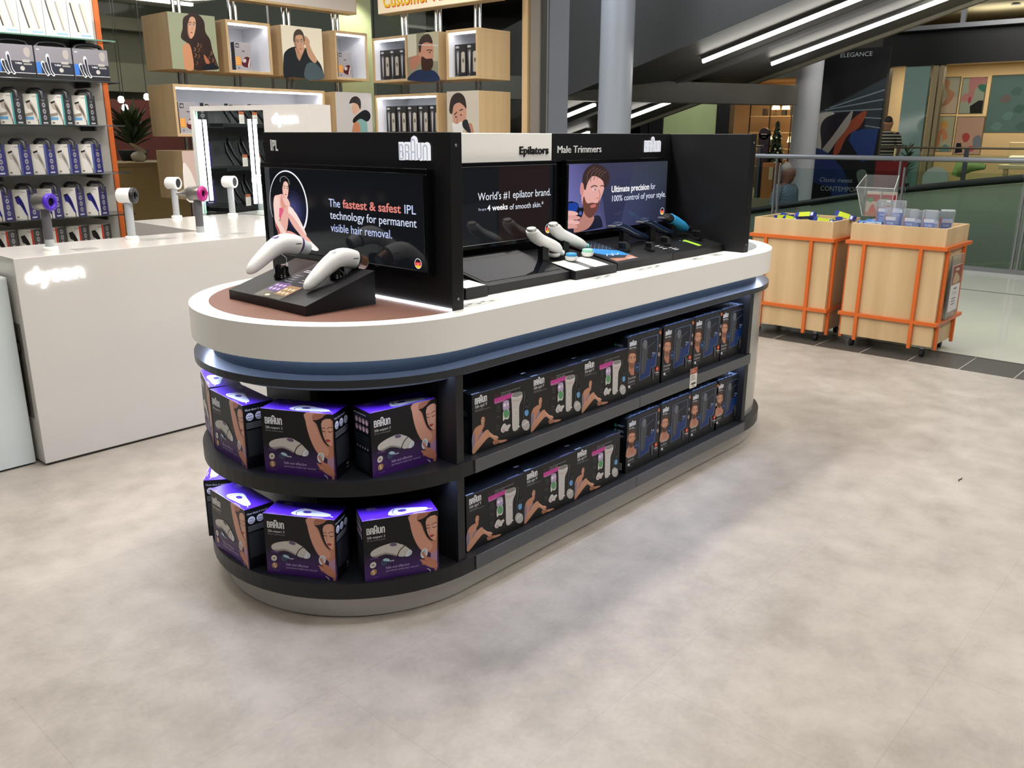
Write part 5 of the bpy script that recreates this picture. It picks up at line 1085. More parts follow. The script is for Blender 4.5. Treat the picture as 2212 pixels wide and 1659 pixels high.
# ================================================================== WOODEN BINS
def bin_(label, x0, x1, y0, y1, side_slats=True):
    T = thing('display_bin', label, 'display bin', ((x0+x1)/2, (y0+y1)/2, 0)); w, d = (x1-x0)/2, (y1-y0)/2
    zt, z0, t = .885, .085, .018
    b = MB(); b.box((-w, -d, z0), (-w+t, d, zt), WOOD); b.box((w-t, -d, z0), (w, d, zt), WOOD); b.box((-w+t, -d, z0), (w-t, -d+t, zt), WOOD); b.box((-w+t, d-t, z0), (w-t, d, zt), WOOD)
    b.box((-w+t, -d+t, z0), (w-t, d-t, z0+.02), WOOD); b.box((-w+t, -d+t, .735), (w-t, d-t, .75), WOOD); b.obj('body', T, bevel=.0015)
    g, s = .022, .024; W, D = w+g, d+g
    for z in (.742, .232):
        b = MB(); b.box((-W, -D, z), (-W+s, D, z+s), ORANGE); b.box((W-s, -D, z), (W, D, z+s), ORANGE); b.box((-W+s, -D, z), (W-s, -D+s, z+s), ORANGE); b.box((-W+s, D-s, z), (W-s, D, z+s), ORANGE)
        for sx in (-1, 1):
            for sy in (-1, 1): b.box((sx*W, sy*D, z), (sx*(W+.03) if sy < 0 and sx > 0 else sx*W+sx*.001, sy*(D-s), z+s), ORANGE)
        b.obj('orange_rail', T, bevel=.002)
    for sx, o_ in ((-1, -.14-s/2), (-1, .14+.05), (1, -.15), (1, .15)):
        x = sx*(W+.0005); b = MB(); y = -d+.142 if o_ < 0 else d-.11; b.box((x, y-s/2, .06), (x-sx*s*.9, y+s/2, .7415), ORANGE)
        b.obj('orange_upright', T, bevel=.002)
    for sy in (-1, 1):
        for x in (-w+.045, w-.09):
            b = MB(); y = sy*(D+.0005); b.box((x-s/2, y, .06), (x+s/2, y-sy*s*.9, .7415), ORANGE); b.obj('orange_upright', T, bevel=.002)
    for sx in (-1, 1):
        for sy in (-1, 1):
            b = MB(); x, y = sx*(w-.06), sy*(d-.07)
            b.box((x-.018, y-.012, .055), (x+.018, y+.012, .0845), STEEL); b.lathe([(.012, -.013), (.027, -.012), (.027, .012), (.012, .013)], M('caster_rubber', '26262a', .6), 16, (x, y, .0275), (0, 1, 0)); b.obj('caster', T)
    return T
T = bin_('oak bin with orange rails full of blue and clear packs, nearer the right edge', 4.335, 4.84, -.66, -.03)
b = MB(); b.box((-.16, -.3505, .27), (.1, -.3395, .70), ACRYL); b.box((-.13, -.3535, .31), (.075, -.3507, .63), PRINT, lin('dad6d2'))
a = Art(b, (-.13, -.3537, .31), (1, 0, 0), (0, 0, 1)); a.rect(0, .19, .205, .13, '8a4a34'); a.blob([(.03, .2), (.06, .27), (.12, .26), (.18, .22), (.16, .2)], 'b79a7a'); a.rect(.06, .285, .08, .015, 'c9b8a8')
a.rect(.07, .155, .07, .012, '7a7876'); a.lines(.04, .135, .13, 2, .012, .004, '9a9896'); a.lines(.05, .09, .11, 3, .02, .007, '6f6d6c'); a.rect(.0, .0, .205, .004, '8a8886'); b.obj('side_notice', T)
bin_('oak bin with orange rails holding yellow and blue packets, beside the island end', 4.30, 4.80, .085, .69)
random.seed(21)
pk = None
def packet(z, x, y, rz, tx, ty, label):
    global pk
    if pk is None:
        b = MB(); b.box((-.075, -.024, -.018), (.075, .024, .018), PRINT, lin('2c3f9a'))
        for O, U, V, hh in (((-.075, -.024, .018), (1, 0, 0), (0, 1, 0), .048), ((-.075, -.024, -.018), (1, 0, 0), (0, 0, 1), .036), ((.075, .024, -.018), (-1, 0, 0), (0, 0, 1), .036)):
            a = Art(b, O, U, V); a.rect(0, 0, .15, hh, '23359a'); a.rect(.03, 0, .09, hh, 'c5d628'); a.rect(.125, .006, .018, hh-.012, 'd8dcf0')
        pk = b.obj('small_packet', bevel=.001, seg=1); o = pk
    else: o = pk.copy(); COL.objects.link(o)
    tag(o, label, 'packet', 'yellow and blue packets in the left bin'); o.location = (x, y, z); o.rotation_euler = (tx, ty, rz)
PL = [(.92-.04, 4.62, .60, .3, .2, .1, 'blue end packet at the far left of the left bin pile'), (.875, 4.5, .55, 1.3, .0, .1, 'yellow banded packet lying near the left of the pile'), (.87, 4.46, .47, 1.1, .3, -.05, 'yellow banded packet left of the upright blue one'), (.898, 4.52, .39, 1.5, .5, .1, 'packet with blue end tilted up in the middle of the pile'), (.88, 4.6, .36, .2, .1, 0, 'packet lying behind the tilted middle one'), (.862, 4.42, .3, .6, 0, .1, 'yellow packet lying low in the middle of the pile'), (.872, 4.46, .22, 1.6, .2, -.12, 'packet showing its white end right of the middle'), (.875, 4.58, .17, .5, .0, .15, 'dark ended packet at the right of the pile'), (.905, 4.62, .13, 1.45, .25, -.22, 'topmost packet propped at the right corner of the left bin')]
for z, x, y, rz, tx, ty, lb in PL: packet(z, x, y, rz, tx, ty, lb)
for i in range(9): packet(.79+.03*(i % 3), 4.38+.35*random.random(), .17+.44*random.random(), random.random()*3, .1*random.random(), .1*random.random(), 'yellow and blue packet low in the pile of the left bin')
T2 = None
BLUE_CARD = '4468b8'
def blister(label, x, y, z, rz=-90, tilt=0):
    global T2
    if T2 is None:
        T = thing('blister_pack', label, 'blister pack', (0, 0, 0), 0, 'clear blister packs standing in the right bin')
        b = MB(); b.box((-.045, -.02, 0), (.045, .02, .2), M('blister_shell', 'e8eef6', .08, trans=.85, ior=1.08)); b.obj('shell', T, bevel=.004)
        b = MB(); b.box((-.032, -.017, .002), (.034, -.004, .14), PRINT, lin(BLUE_CARD)); a = Art(b, (-.032, -.017, .002), (1, 0, 0), (0, 0, 1)); a.rect(0, 0, .066, .138, '4a6cba'); a.rect(0, .115, .066, .023, 'e6e8ee'); a.text('PURE', .012, .088, .016, 'd6e0f8', w_=.042, bold=True); a.lines(.012, .07, .045, 3, .014, .006, 'b8c8ee'); a.rect(0, 0, .066, .01, '8a2a38'); b.obj('card', T)
        b = MB(); b.tube([(-.038, .0, .004), (-.038, .0, .15)], .005, M('red_stick', 'a83244', .3), 8); b.obj('handle_part', T)
        T2 = T; o = T
    else: o = dup(T2, (0, 0, 0), 0, label, 'clear blister packs standing in the right bin')
    o['label'] = label; o.location = (x, y, z); o.rotation_euler = (radians(tilt), 0, radians(rz))
for i, y in enumerate((-.27, -.395, -.52)):
    blister('clear blister pack with blue card in the front row, %s' % ('left', 'middle', 'right')[i], 4.41, y, .797)
for i, y in enumerate((-.17, -.27)):
    blister('clear blister pack standing taller at the back of the right bin, %s' % ('left', 'right')[i], 4.53, y, .84)
blister('clear blister pack leaning against the back right corner of the bin', 4.6, -.56, .80, -60, 18)
for i, (x, y) in enumerate(((4.53, -.4), (4.54, -.5))): blister('clear blister pack in the second row behind the front ones, %s' % ('left', 'right')[i], x, y, .78)
pb = None
for i, (x, y, rz) in enumerate(((4.42, -.09, .2), (4.42, -.13, .1), (4.43, -.17, 0), (4.56, -.1, .3))):
    if pb is None:
        b = MB(); b.box((-.045, -.015, 0), (.045, .015, .1), PRINT, lin('3f78c4')); a = Art(b, (-.045, -.015, 0), (1, 0, 0), (0, 0, 1)); a.rect(0, 0, .09, .1, '4d82c8'); a.blob([(.0, .08), (.05, .06), (.09, .1), (.03, .1)], 'e4ecf6'); a.rect(.02, .02, .05, .03, '8fb4e0'); pb = b.obj('blue_packet', bevel=.003); o = pb
    else: o = pb.copy(); COL.objects.link(o)
    tag(o, 'light blue and white packet at the left end of the right bin, '+('front', 'second', 'third', 'rear')[i], 'packet', 'light blue packets in the right bin'); o.location = (x, y, .80); o.rotation_euler = (.25, 0, radians(-90)+rz)
T = thing('leaflet_holder', 'clear acrylic leaflet holder on a steel post behind the wooden bins', 'leaflet holder', (4.95, .03, 0))
b = MB(); b.lathe([(.14, 0), (.14, .01), (.02, .02)], STEEL, 24); b.tube([(0, 0, .015), (0, 0, .885)], .012, STEEL, 12); b.obj('post', T)
b = MB()
F0 = [(-.04, .085, .885), (-.04, -.115, .885), (-.07, -.14, 1.10), (-.07, .14, 1.10)]; F1 = [(.03, .085, .885), (.03, -.115, .885), (.05, -.12, 1.19), (.05, .12, 1.19)]
def slab(b, q, n, m, t=.003):
    n = Vector(n)*t; A = [Vector(p) for p in q]; B = [p+n for p in A]; b.face(A, m); b.face(list(reversed(B)), m)
    for i in range(4): j = (i+1) % 4; b.face([A[j], A[i], B[i], B[j]], m)
slab(b, F0, (1, 0, 0), ACRYL); slab(b, F1, (1, 0, 0), ACRYL); slab(b, [F0[1], F1[1], F1[2], F0[2]], (0, 1, 0), ACRYL); slab(b, [F1[0], F0[0], F0[3], F1[3]], (0, 1, 0), ACRYL); slab(b, [F0[0], F1[0], F1[1], F0[1]], (0, 0, 1), M('steel_plate', '8f9196', .35, metal=.7))
for p, q in ((F0[2], F1[2]), (F0[3], F1[3]), (F0[2], F0[3]), (F0[0], F0[3]), (F0[1], F0[2])): b.tube([p, q], .0025, M('acrylic_edge', 'cfd2cc', .2), 6)
b.obj('pocket', T)
for i in range(2):
    b = MB(); y = .012-.115*i; b.box((-.026, y-.04, .8895), (-.004, y+.06, 1.07), PRINT, lin('d9cfc4')); a = Art(b, (-.026, y+.06, .8895), (0, -1, 0), (0, 0, 1)); a.rect(0, 0, .1, .18, 'cdbfb0'); a.rect(0, .11, .1, .05, 'b03a48'); a.ell(.03, .12, .025, .018, '4f8f5a'); a.blob([(.02, .02), (.05, .09), (.08, .03), (.05, .01)], 'd0605a'); a.rect(0, 0, .1, .03, 'c97f6c')
    o = tag(b.obj('leaflet_stack'), 'stack of pink and green leaflets in the acrylic holder, %s half' % ('left', 'right')[i], 'leaflets', 'leaflets in the holder'); o.location = (4.95, .03, 0)
T = thing('steel_loop', 'chrome wire loop standing at the back left corner of the right bin', 'handle', (4.87, -.05, 0)); b = MB(); b.tube([(0, 0, .0), (0, 0, .97), (0, -.012, 1.0), (0, -.03, 1.01), (0, -.045, 1.0), (0, -.055, .97), (0, -.055, 0)], .006, CHROME, 10); b.obj('wire', T)

# ================================================================== MALL
b = MB(); b.box((4.4, -7, 5.6), (31, 24, 5.75), M('mall_ceiling_paint', '55524a', .8, noise=.05)); struct('ceiling_mall', b)
b = MB(); b.box((9.0, -7, -4.6), (31, 24, -4.5), M('lower_floor', '2c3230', .4, noise=.1)); struct('floor_lower', b)
b = MB(); b.box((8.9, -7, -.9), (8.999, 9.5, -.061), M('slab_edge_paint', '46443f', .6)); b.box((18.1, -4, -1.2), (18.2, 22, -.301), M('slab_edge_paint')); b.box((18.05, -4, -4.5), (18.15, 22, -1.201), M('dark_green_tile', '454a40', .2, noise=.2, nscale=2)); struct('wall_lower', b)
b = MB(); b.box((30, -6, -1), (30.2, 24, 5.6), M('far_dark_wall', '34322d', .7)); b.box((9, 22, -4.5), (30, 22.2, 5.6), M('far_dark_wall')); struct('wall_far', b)
STG = M('balustrade_glass', 'dcebe4', .02, trans=1, ior=1.05)
T = thing('glass_balustrade', 'glass balustrade with a thick round handrail behind the wooden bins', 'balustrade', (9.0, 0, 0))
b = MB(); b.tube([(0, -6.5, 1.22), (0, 9.4, 1.22)], .028, STEEL, 16); b.obj('handrail', T)
b = MB(); b.box((-.04, -6.5, 0), (.04, 9.4, .05), STEEL); b.obj('base_channel', T)
ys = [-6.4, -3.9, -2.0, -.13, 1.2, 2.75, 4.5, 6.4, 8.2, 9.3]
for i in range(9):
    b = MB(); b.box((-.008, ys[i]+.06, .0505), (.008, ys[i+1]-.06, 1.08), STG); b.obj('glass_panel', T)
for y in ys:
    for s in (-.035, .02):
        b = MB(); b.box((-.02, y+s, .0505), (.02, y+s+.018, 1.12 if s < 0 else 1.193), STEEL); b.obj('post', T)
T = thing('round_column', 'tall pale grey round column behind the black tower', 'column', (8.62, 5.1, 0)); b = MB(); b.lathe([(.245, 0), (.235, .02), (.235, 5.58)], M('column_paint', 'b4b6bc', .35, noise=.02), 40); b.obj('shaft', T)
T = thing('round_column', 'pale round column beside the dark furniture advert in the mall', 'column', (15.2, 5.19, -.3)); b = MB(); b.lathe([(.25, -4.0), (.25, 5.85)], M('column_paint'), 40); b.obj('shaft', T)
# inclined moving walkway overhead
SOF = M('walkway_soffit', '4a4843', .45, metal=.15, noise=.08, nscale=2); CLAD = M('walkway_cladding', '605f5e', .38, metal=.3, noise=.04)
def zz(y): return 1.98+.29*(7.107-y)
T = thing('inclined_walkway', 'huge dark inclined walkway crossing overhead with two rows of tube lights', 'moving walkway', (9.6, 0, 0)); ya, yb = 20.0, -5.0
def pris(b, x0, x1, f0, f1, y0, y1, m):
    P = [(x0, y0, f0(y0)), (x0, y1, f0(y1)), (x0, y1, f1(y1)), (x0, y0, f1(y0))]; Q = [(x1, y, z) for _, y, z in P]
    b.face(P, m); b.face(list(reversed(Q)), m)
    for i in range(4): j = (i+1) % 4; b.face([P[j], P[i], Q[i], Q[j]], m)
b = MB(); pris(b, 0, .04, zz, lambda y: zz(y)+1.5, ya, yb, CLAD); b.obj('near_side', T)
b = MB(); pris(b, .0405, 4.16, lambda y: zz(y)+.05, lambda y: zz(y)+.25, ya, yb, SOF); b.obj('soffit', T)
b = MB(); pris(b, 4.1605, 4.26, lambda y: zz(y)-.01, lambda y: zz(y)+1.3, ya, yb, M('walkway_far_side', '6d6858', .5)); b.obj('far_side', T)
b = MB(); pris(b, 1.9, 2.15, lambda y: zz(y)-.0, lambda y: zz(y)+.0495, ya, yb, CLAD); b.obj('centre_rib', T)
for x, y0, y1 in ((1.1, 4.944, -4), (3.0, 4.728, -4), (1.1, 8.4, 7.0), (3.0, 7.66, 6.61), (3.0, 10.5, 8.55), (1.1, 12.5, 9.8)):
    b = MB(); pris(b, x-.07, x+.07, lambda y: zz(y)-.005, lambda y: zz(y)+.0495, y0, y1, CLAD); f_ = b.obj('light_housing', T)
    b = MB(); b.tube([(x, y0, zz(y0)-.03), (x, y1, zz(y1)-.03)], .026, LEDH, 10); b.obj('tube_light', f_)
T = thing('cross_beam', 'dark grey box beam crossing under the inclined walkway', 'beam', (10.35, 6.42, 2.016), radians(-23.8)); b = MB(); b.box((-3.5, 0, 0), (3.95, .35, .345), M('beam_paint', '6a675f', .45, metal=.2, noise=.04)); b.obj('body', T, bevel=.006)
# second walkway beyond the balustrade
def zb_(y): return .525+.19*(3.03-y) if y > 1.5 else .815+.13*(1.5-y)
T = thing('lower_walkway', 'dark lower moving walkway with black handrails beyond the balustrade', 'moving walkway', (9.75, 0, 0))
YS = [10, 6, 4, 3.356, 2.5, 1.7, .8, .244, -1, -3, -6]
for x in (0, 1.6):
    b = MB(); b.tube([(x, y, zb_(y)) for y in YS], .04, M('black_rubber', '141614', .4), 10); b.obj('handrail', T)
    b = MB(); b.grid([[(x, y, zb_(y)-.05) for y in YS], [(x, y, zb_(y)-1.12) for y in YS]], M('green_side_glass', 'c2c9ba', .05, trans=.75, ior=1.1), None, False); b.grid([[(x+.012, y, zb_(y)-1.12) for y in YS], [(x+.012, y, zb_(y)-.05) for y in YS]], M('green_side_glass'), None, False); b.obj('side_glass', T)
b = MB(); R_ = [[(x, y, zb_(y)-d) for y in YS] for x, d in ((-.15, 1.13), (1.75, 1.13), (1.75, 1.9), (-.15, 1.9), (-.15, 1.13))]; b.grid(list(reversed(R_)), M('walkway_body', '5c6156', .3, metal=.2, noise=.1, nscale=1.5), None, False); b.obj('body', T)
# far balustrade
T = thing('far_balustrade', 'thin railed glass balustrade on the far side of the void', 'balustrade', (18.3, 0, 0)); b = MB(); b.tube([(0, -4, 1.24), (0, 5.0, 1.24)], .022, M('bronze_rail', '6b6454', .35, metal=.5), 10); b.tube([(0, 7.6, 1.24), (0, 21, 1.24)], .022, M('bronze_rail')); b.obj('handrail', T)
b = MB(); b.box((-.006, -4, .02), (.006, 5.0, 1.1), STG); b.box((-.006, 7.6, .02), (.006, 21, 1.1), STG); b.obj('glass_panel', T)
for y in (-3, -1, 1, 3.0, 4.95, 7.65, 10, 13, 16):
    b = MB(); b.box((-.03, y-.04, 0), (.03, y+.04, 1.22), M('post_slate', '4a4d55', .4, metal=.3)); b.obj('post', T)
# advert
T = thing('advert_panel', 'tall dark furniture advert reading Elegance and Classic meets Contemporary', 'advert', (16.0, 5.4, -.3), radians(-90)); w, h = 1.40, 3.42
b = MB(); b.box((0, .002, 0), (w, .12, h), M('advert_frame', '18191b', .4)); b.obj('frame', T)
b = MB(); b.box((0, -.004, 0), (w, .0018, h), PRINT, lin('15161a')); a = Art(b, (0, -.004, 0), (1, 0, 0), (0, 0, 1), step=.0006, base=.001); a.rect(0, 0, w, h, '131417')
f = fit(a, (470, 520), (1060, 440), (400, 1650), w, 2.95)
f.poly([(445, 820), (1062, 470), (1020, 850), (1000, 880), (430, 900)], '2a3238')
for k in range(5): f.stroke([(600+k*20-60*k, 740-k*0+0+k*22), (1050-k*5, 560+k*68)], 9, '69767e')
f.blob([(440, 870), (500, 800), (640, 770), (600, 850), (540, 900), (560, 1000), (520, 1080), (440, 1060)], 'a6a39c'); f.blob([(530, 880), (600, 800), (800, 740), (900, 760), (880, 900), (700, 1000), (560, 1070), (540, 1000)], '1c1820')
f.blob([(650, 1080), (680, 960), (780, 820), (880, 735), (915, 740), (860, 850), (760, 930), (700, 1060)], '84402c'); f.blob([(540, 1075), (640, 940), (740, 800), (800, 735), (770, 850), (680, 970), (600, 1080)], '8a8680')
f.blob([(425, 1080), (560, 1060), (700, 1140), (780, 1240), (780, 1380), (640, 1330), (410, 1290)], '1e2d5c'); f.poly([(800, 890), (890, 860), (1020, 840), (990, 1060), (900, 1100), (780, 960)], '22376c'); f.poly([(640, 1330), (790, 1240), (800, 1400), (770, 1560), (700, 1560)], '203362')
f.blob([(860, 1180), (930, 1150), (960, 1230), (900, 1280)], '5f6a60')
a.text('ELEGANCE', .45, 3.27, .085, '8f959c', w_=.63); a.text('Classic meets', .275, .87, .09, '9aa0a8', w_=.68, shear=.2); a.text('CONTEMPORARY', .32, .69, .1, '9aa0a8', w_=1.02); b.obj('poster', T)
T = thing('red_banner', 'dark red panel behind the acrylic holder, beyond the balustrade', 'banner', (15.0, 3.66, -.3), radians(-90)); b = MB(); b.prism([(0, 0), (.56, 0), (.56, .03), (0, .03)], 0, 1.33, M('dark_red_vinyl', '6f1418', .5)); b.obj('panel', T)
# shop fronts
BG = M('black_fascia', '121214', .35)
b = MB(); b.box((20.0, -4, 3.04), (20.4, 5.6, 3.76), BG); b.box((20.0, 12.0, 0), (20.3, 12.3, 3), BG); b.box((20.0, 11.0+.54, 0), (20.25, 12.03, 3.2), BG); b.box((20.0, 9.444, 0), (20.25, 9.846, 3.2), BG); b.box((20, 5.6, 2.9), (20.3, 14, 5.5), M('far_dark_wall')); b.box((20.0, 13.2, 0), (20.3, 22, 5.5), BG); b.box((20.0, 5.4, 0), (20.3, 7.6, 3.0), BG); struct('wall_shop_front', b)
b = MB(); b.box((20.05, 9.85, 0), (20.1, 11.54, 3.0), M('green_painted_glass', '8c9a72', .35, noise=.3, nscale=.8)); struct('window_3', b)
b = MB(); b.box((20.05, 4.48, 0), (20.2, 5.03, 3.035), M('teal_glass', '7a9490', .1)); b.box((20.05, 4.30, 0), (20.25, 4.42, 3.035), M('beige_frame', '8e8263', .5)); b.box((20.05, 4.18, 0), (20.2, 4.27, 3.035), M('beige_frame')); struct('window_4', b)
SW = M('shop_beige', 'b5a27e', .7, noise=.04)
b = MB(); b.box((23, -4, 0), (23.1, 5.6, 3.4), SW); b.box((20.4, -4, 3.3), (23, 5.6, 3.4), SW); b.box((20.4, 5.5, 0), (23, 5.6, 3.3), SW); struct('wall_shop', b)
b = MB(); b.box((23.2, 5.7, 0), (23.3, 14, 3.0), M('shop_warm', 'a88660', .7)); b.box((20.4, 5.7, 2.95), (23.2, 14, 3.05), M('shop_warm')); struct('wall_lamp_shop', b)
lamp('shop_light', 'AREA', (21.6, 2.4, 3.2), 150, (1, .87, .68), 1.5, 5, (21.6, 2.4, 0)); lamp('shop_light', 'AREA', (21.4, 8.6, 2.85), 105, (1, .82, .58), 1.5, 2.6, (22.2, 8.6, 0)); lamp('shop_light', 'AREA', (21.4, 12.6, 2.85), 25, (1, .8, .55), 1, 1, (22.2, 12.6, 0))
b = MB(); b.box((20.4, -4, 4.3), (26, 6, 4.4), M('upper_soffit', 'a69c7e', .8)); b.box((19.7, -4, 3.765), (20.4, 5.4, 3.86), STEEL); b.box((20.1, 3.9, 3.861), (20.2, 4.0, 4.3), STEEL); struct('trim_4', b)
for i, (y, z) in enumerate(((4.3, 4.285), (3.1, 4.285))):
    b = MB(); b.lathe([(.09, 0), (.1, -.02), (.05, -.025)], LEDH if i == 0 else STEEL, 16); o = tag(b.obj('downlight' if i == 0 else 'dome_camera'), ('small bright ceiling downlight high at the top right', 'small dome camera under the ceiling at the top right')[i], ('lamp', 'camera')[i]); o.location = (20.8, y, z)
def board(label, y0, y1, z0, z1, draw, x=20.45, t=.03):
    T = thing('art_poster', label, 'poster', (x, y0, z0), radians(-90)); w, h = y0-y1, z1-z0
    b = MB(); b.box((-.02, .002, -.02), (w+.02, t, h+.02), M('poster_frame', '8a7a58', .5)); b.obj('frame', T)
    b = MB(); b.box((0, -.002, 0), (w, .0018, h), PRINT, lin('c9c4b0')); a = Art(b, (0, -.002, 0), (1, 0, 0), (0, 0, 1), step=.0006, base=.001); draw(a, w, h); b.obj('picture', T)
def d1(a, w, h): a.rect(0, 0, w, h, 'b9b79e'); a.rect(0, 0, w, h*.45, 'd8bfa2'); a.rect(0, h*.5, w*.3, h*.4, '8fa08c'); a.blob([(w*.35, h*.95), (w*.6, h*.9), (w*.6, h*.7), (w*.85, h*.55), (w*.7, h*.3), (w*.4, h*.2), (w*.55, h*.5), (w*.45, h*.7)], 'c48e6c'); a.blob([(w*.2, h*.4), (w*.4, h*.3), (w*.35, h*.2)], '6f88a8')
def d2(a, w, h): a.rect(0, 0, w, h, 'b8c0a4'); a.blob([(w*.3, h), (w, h), (w, h*.85), (w*.6, h*.7), (w*.5, h*.4), (0, h*.35), (.05, h*.55), (w*.3, h*.6)], 'd8938a'); a.ell(w*.4, h*.38, w*.07, h*.1, 'd0505c'); a.poly([(w*.45, h*.2), (w*.8, h*.36), (w, h*.36), (w, 0), (w*.5, 0)], '26241f'); a.blob([(w*.7, h*.8), (w, h*.8), (w, h*.6), (w*.75, h*.68)], '4f8a6c')
def d3(a, w, h): a.rect(0, 0, w, h, 'c3c09c'); a.ell(w*.55, h*.75, w*.18, h*.14, 'e0a860'); a.blob([(w*.3, h*.1), (w*.25, h*.5), (w*.6, h*.65), (w*.8, h*.4), (w*.6, h*.3), (w*.5, h*.5), (w*.45, h*.2)], 'd8946a'); a.blob([(w*.5, 0), (w*.7, h*.2), (w*.95, h*.1), (w*.9, 0)], '6f9a98')
def d4(a, w, h): a.rect(0, 0, w, h, 'ddb296'); a.blob([(w*.25, h*.5), (w*.4, h*.58), (w*.55, h*.5), (w*.5, h*.36), (w*.35, h*.33)], 'cf5450'); a.poly([(w*.05, h*.02), (w*.08, h*.3), (w*.25, h*.3), (w*.35, h*.05)], '26222a'); a.blob([(w*.7, h*.45), (w*.95, h*.5), (w, h*.2), (w*.75, h*.2)], '8a8f98'); a.ell(w*.65, h*.15, w*.14, h*.08, 'd8607a')
board('pastel figure poster in the shop window, upper left of four', 4.50-.0, 3.97, 1.99, 2.78, d1, 20.6)
board('pink and black abstract poster in the shop window, upper right of four', 3.9, 3.42, 1.99, 2.75, d2, 20.6)
board('yellow figure poster in the shop window, lower left of four', 4.46, 3.97, 1.14, 1.92, d3, 20.6)
board('pink poster with a red shape in the shop window, lower right of four', 3.9, 3.34, 1.08, 1.9, d4, 20.6)
def d5(a, w, h):
    a.rect(0, 0, w, h, '6d8c82'); random.seed(4)
    for i in range(16): a.blob([(w*random.random()*.9+dx, h*random.random()*.9+dy) if 0 else (w*(.1+.8*((i*37) % 17)/17)+dx, h*(.1+.8*((i*23) % 13)/13)+dy) for dx, dy in ((0, .1), (.12, .05), (.08, -.08), (-.1, -.04))], ('789a8e', '5f7d76', '86786f', '557a6a')[i % 4])
    a.text('GIFTS', w*.35, h*.6, .07, '4c6a66', w_=.55)
board('large teal flowered poster in the right shop window', 3.30, 1.2, 1.57, 2.78, d5, 20.62)
T = thing('shop_bench', 'pale display bench with cushions inside the right shop', 'bench', (21.0, .6, 0)); b = MB(); b.box((0, 0, .75), (.8, 2.4, .85), M('pale_linen', 'cbbf9c', .7)); b.box((.7, 0, .8505), (.8, 2.4, 1.35), M('pale_linen')); b.box((.05, .1, 0), (.15, .2, .7495), SW); b.box((.05, 2.2, 0), (.15, 2.3, .7495), SW); b.obj('bench_body', T, bevel=.02)
b = MB(); b.box((0, 0, 0), (.2, .5, .2), M('white_pillow', 'f0ead8', .8)); o = tag(b.obj('pillow', bevel=.06, seg=4), 'bright white pillow on the bench in the right shop', 'pillow'); o.location = (21.1, 2.35, .8515)
plant('dark succulent plant on the right bench in the shop', 21.2, 1.7, .851, .6, .4, 50, seed=8)
plant('spiky dark plant beside the person in the striped top', 19.1, 5.5, 0, 1.5, .3, 60, seed=5, cat='plant')
plant('tall dark plant behind the striped top', 19.55, 4.6, 0, 1.9, .32, 50, seed=6)
b = MB(); b.tube([(0, 0, 0), (0, 0, .02)], .26, M('pale_teal_sign', '8fa094', .5), 28); o = tag(b.obj('round_sign'), 'round pale sign with dark writing on the far balustrade', 'sign'); o.location = (17.95, 3.44, .60); o.rotation_euler = (0, radians(-90), 0)
b = MB(); b.tube([(0, 0, -.1), (0, -.05, .05), (0, -.3, .12), (0, -.55, .1)], [.1, .16, .12, .05], M('lime_sculpture', '8fae62', .5), 12); o = tag(b.obj('green_ornament'), 'lime green ornament beside the round sign in the mall', 'ornament'); o.location = (18.9, 3.3, .75)
# lamp shop contents
T = thing('lamp_shelf', 'open shelving with goods in the warm lamp shop', 'shelving', (22.2, 7.4, 0)); b = MB()
for z in (.6, 1.1, 1.55, 2.0): b.box((0, 0, z), (.35, 2.6, z+.03), M('pale_shelf', 'a88c5e', .5))
for y in (0, .65, 1.3, 1.95, 2.57): b.box((0, y, 0), (.03, y+.03, 2.6), M('black_iron', '1d1a17', .5))
b.obj('rack', T)
LS = M('lit_lampshade', 'ffe6b8', .5, em=3.2, emc='ffd690')
sh0 = None
for i, (y, z) in enumerate(((9.3, 2.04), (9.0, 2.04), (8.35, 1.59), (8.0, 2.04), (7.75, 1.59), (9.4, 1.14), (8.75, 1.14), (7.8, 1.14))):
    if sh0 is None:
        T = thing('table_lamp', '', 'lamp'); b = MB(); b.lathe([(.07, 0), (.06, .02), (.015, .04), (.015, .2)], M('black_iron'), 14); b.obj('base', T); b = MB(); b.lathe([(.12, .17), (.085, .33)], LS, 18); b.obj('lamp_shade', T); sh0 = T; o = T
    else: o = dup(sh0, (0, 0, 0), 0, '')
    o.location = (22.42, y, z-.009); o['group'] = 'lit lamps in the lamp shop'; o['label'] = 'lit table lamp in the warm shop, %s' % ('top shelf far left', 'top shelf second', 'middle shelf centre', 'top shelf right', 'middle shelf right', 'low shelf far left', 'low shelf centre', 'low shelf right')[i]
random.seed(9); gd = []
for i in range(20):
    z = (.631, 1.131, 1.581, 2.031)[i % 4]; y = 7.5+.47*(i//4)+.1*(i % 3); s = .1+.08*random.random()
    b = MB(); b.box((0, 0, 0), (.12, s, .12+.16*random.random()), M(('goods_cream', 'goods_green', 'goods_brown', 'goods_dark')[i % 4], ('d8c49a', '4a5a34', '8a5c34', '2e2720')[i % 4], .6)); o = tag(b.obj('shop_goods', bevel=.01), ('cream', 'green', 'brown', 'dark')[i % 4]+' goods on the lamp shop shelving, %s from the right end' % ('first', 'second', 'third', 'fourth', 'fifth')[i//4], 'goods', ('cream', 'green', 'brown', 'dark')[i % 4]+' goods on the lamp shop shelving'); o.location = (22.215, y, z)
T = thing('christmas_tree', 'dark green Christmas tree with pale baubles in front of the lamp shop', 'Christmas tree', (19.3, 7.72, 0)); random.seed(12)
b = MB(); b.lathe([(.04, 0), (.03, 1.2)], M('brown_trunk', '4a3826', .7), 8); b.obj('trunk', T)
b = MB(); gm = M('fir_green', '26331c', .7, noise=.2)
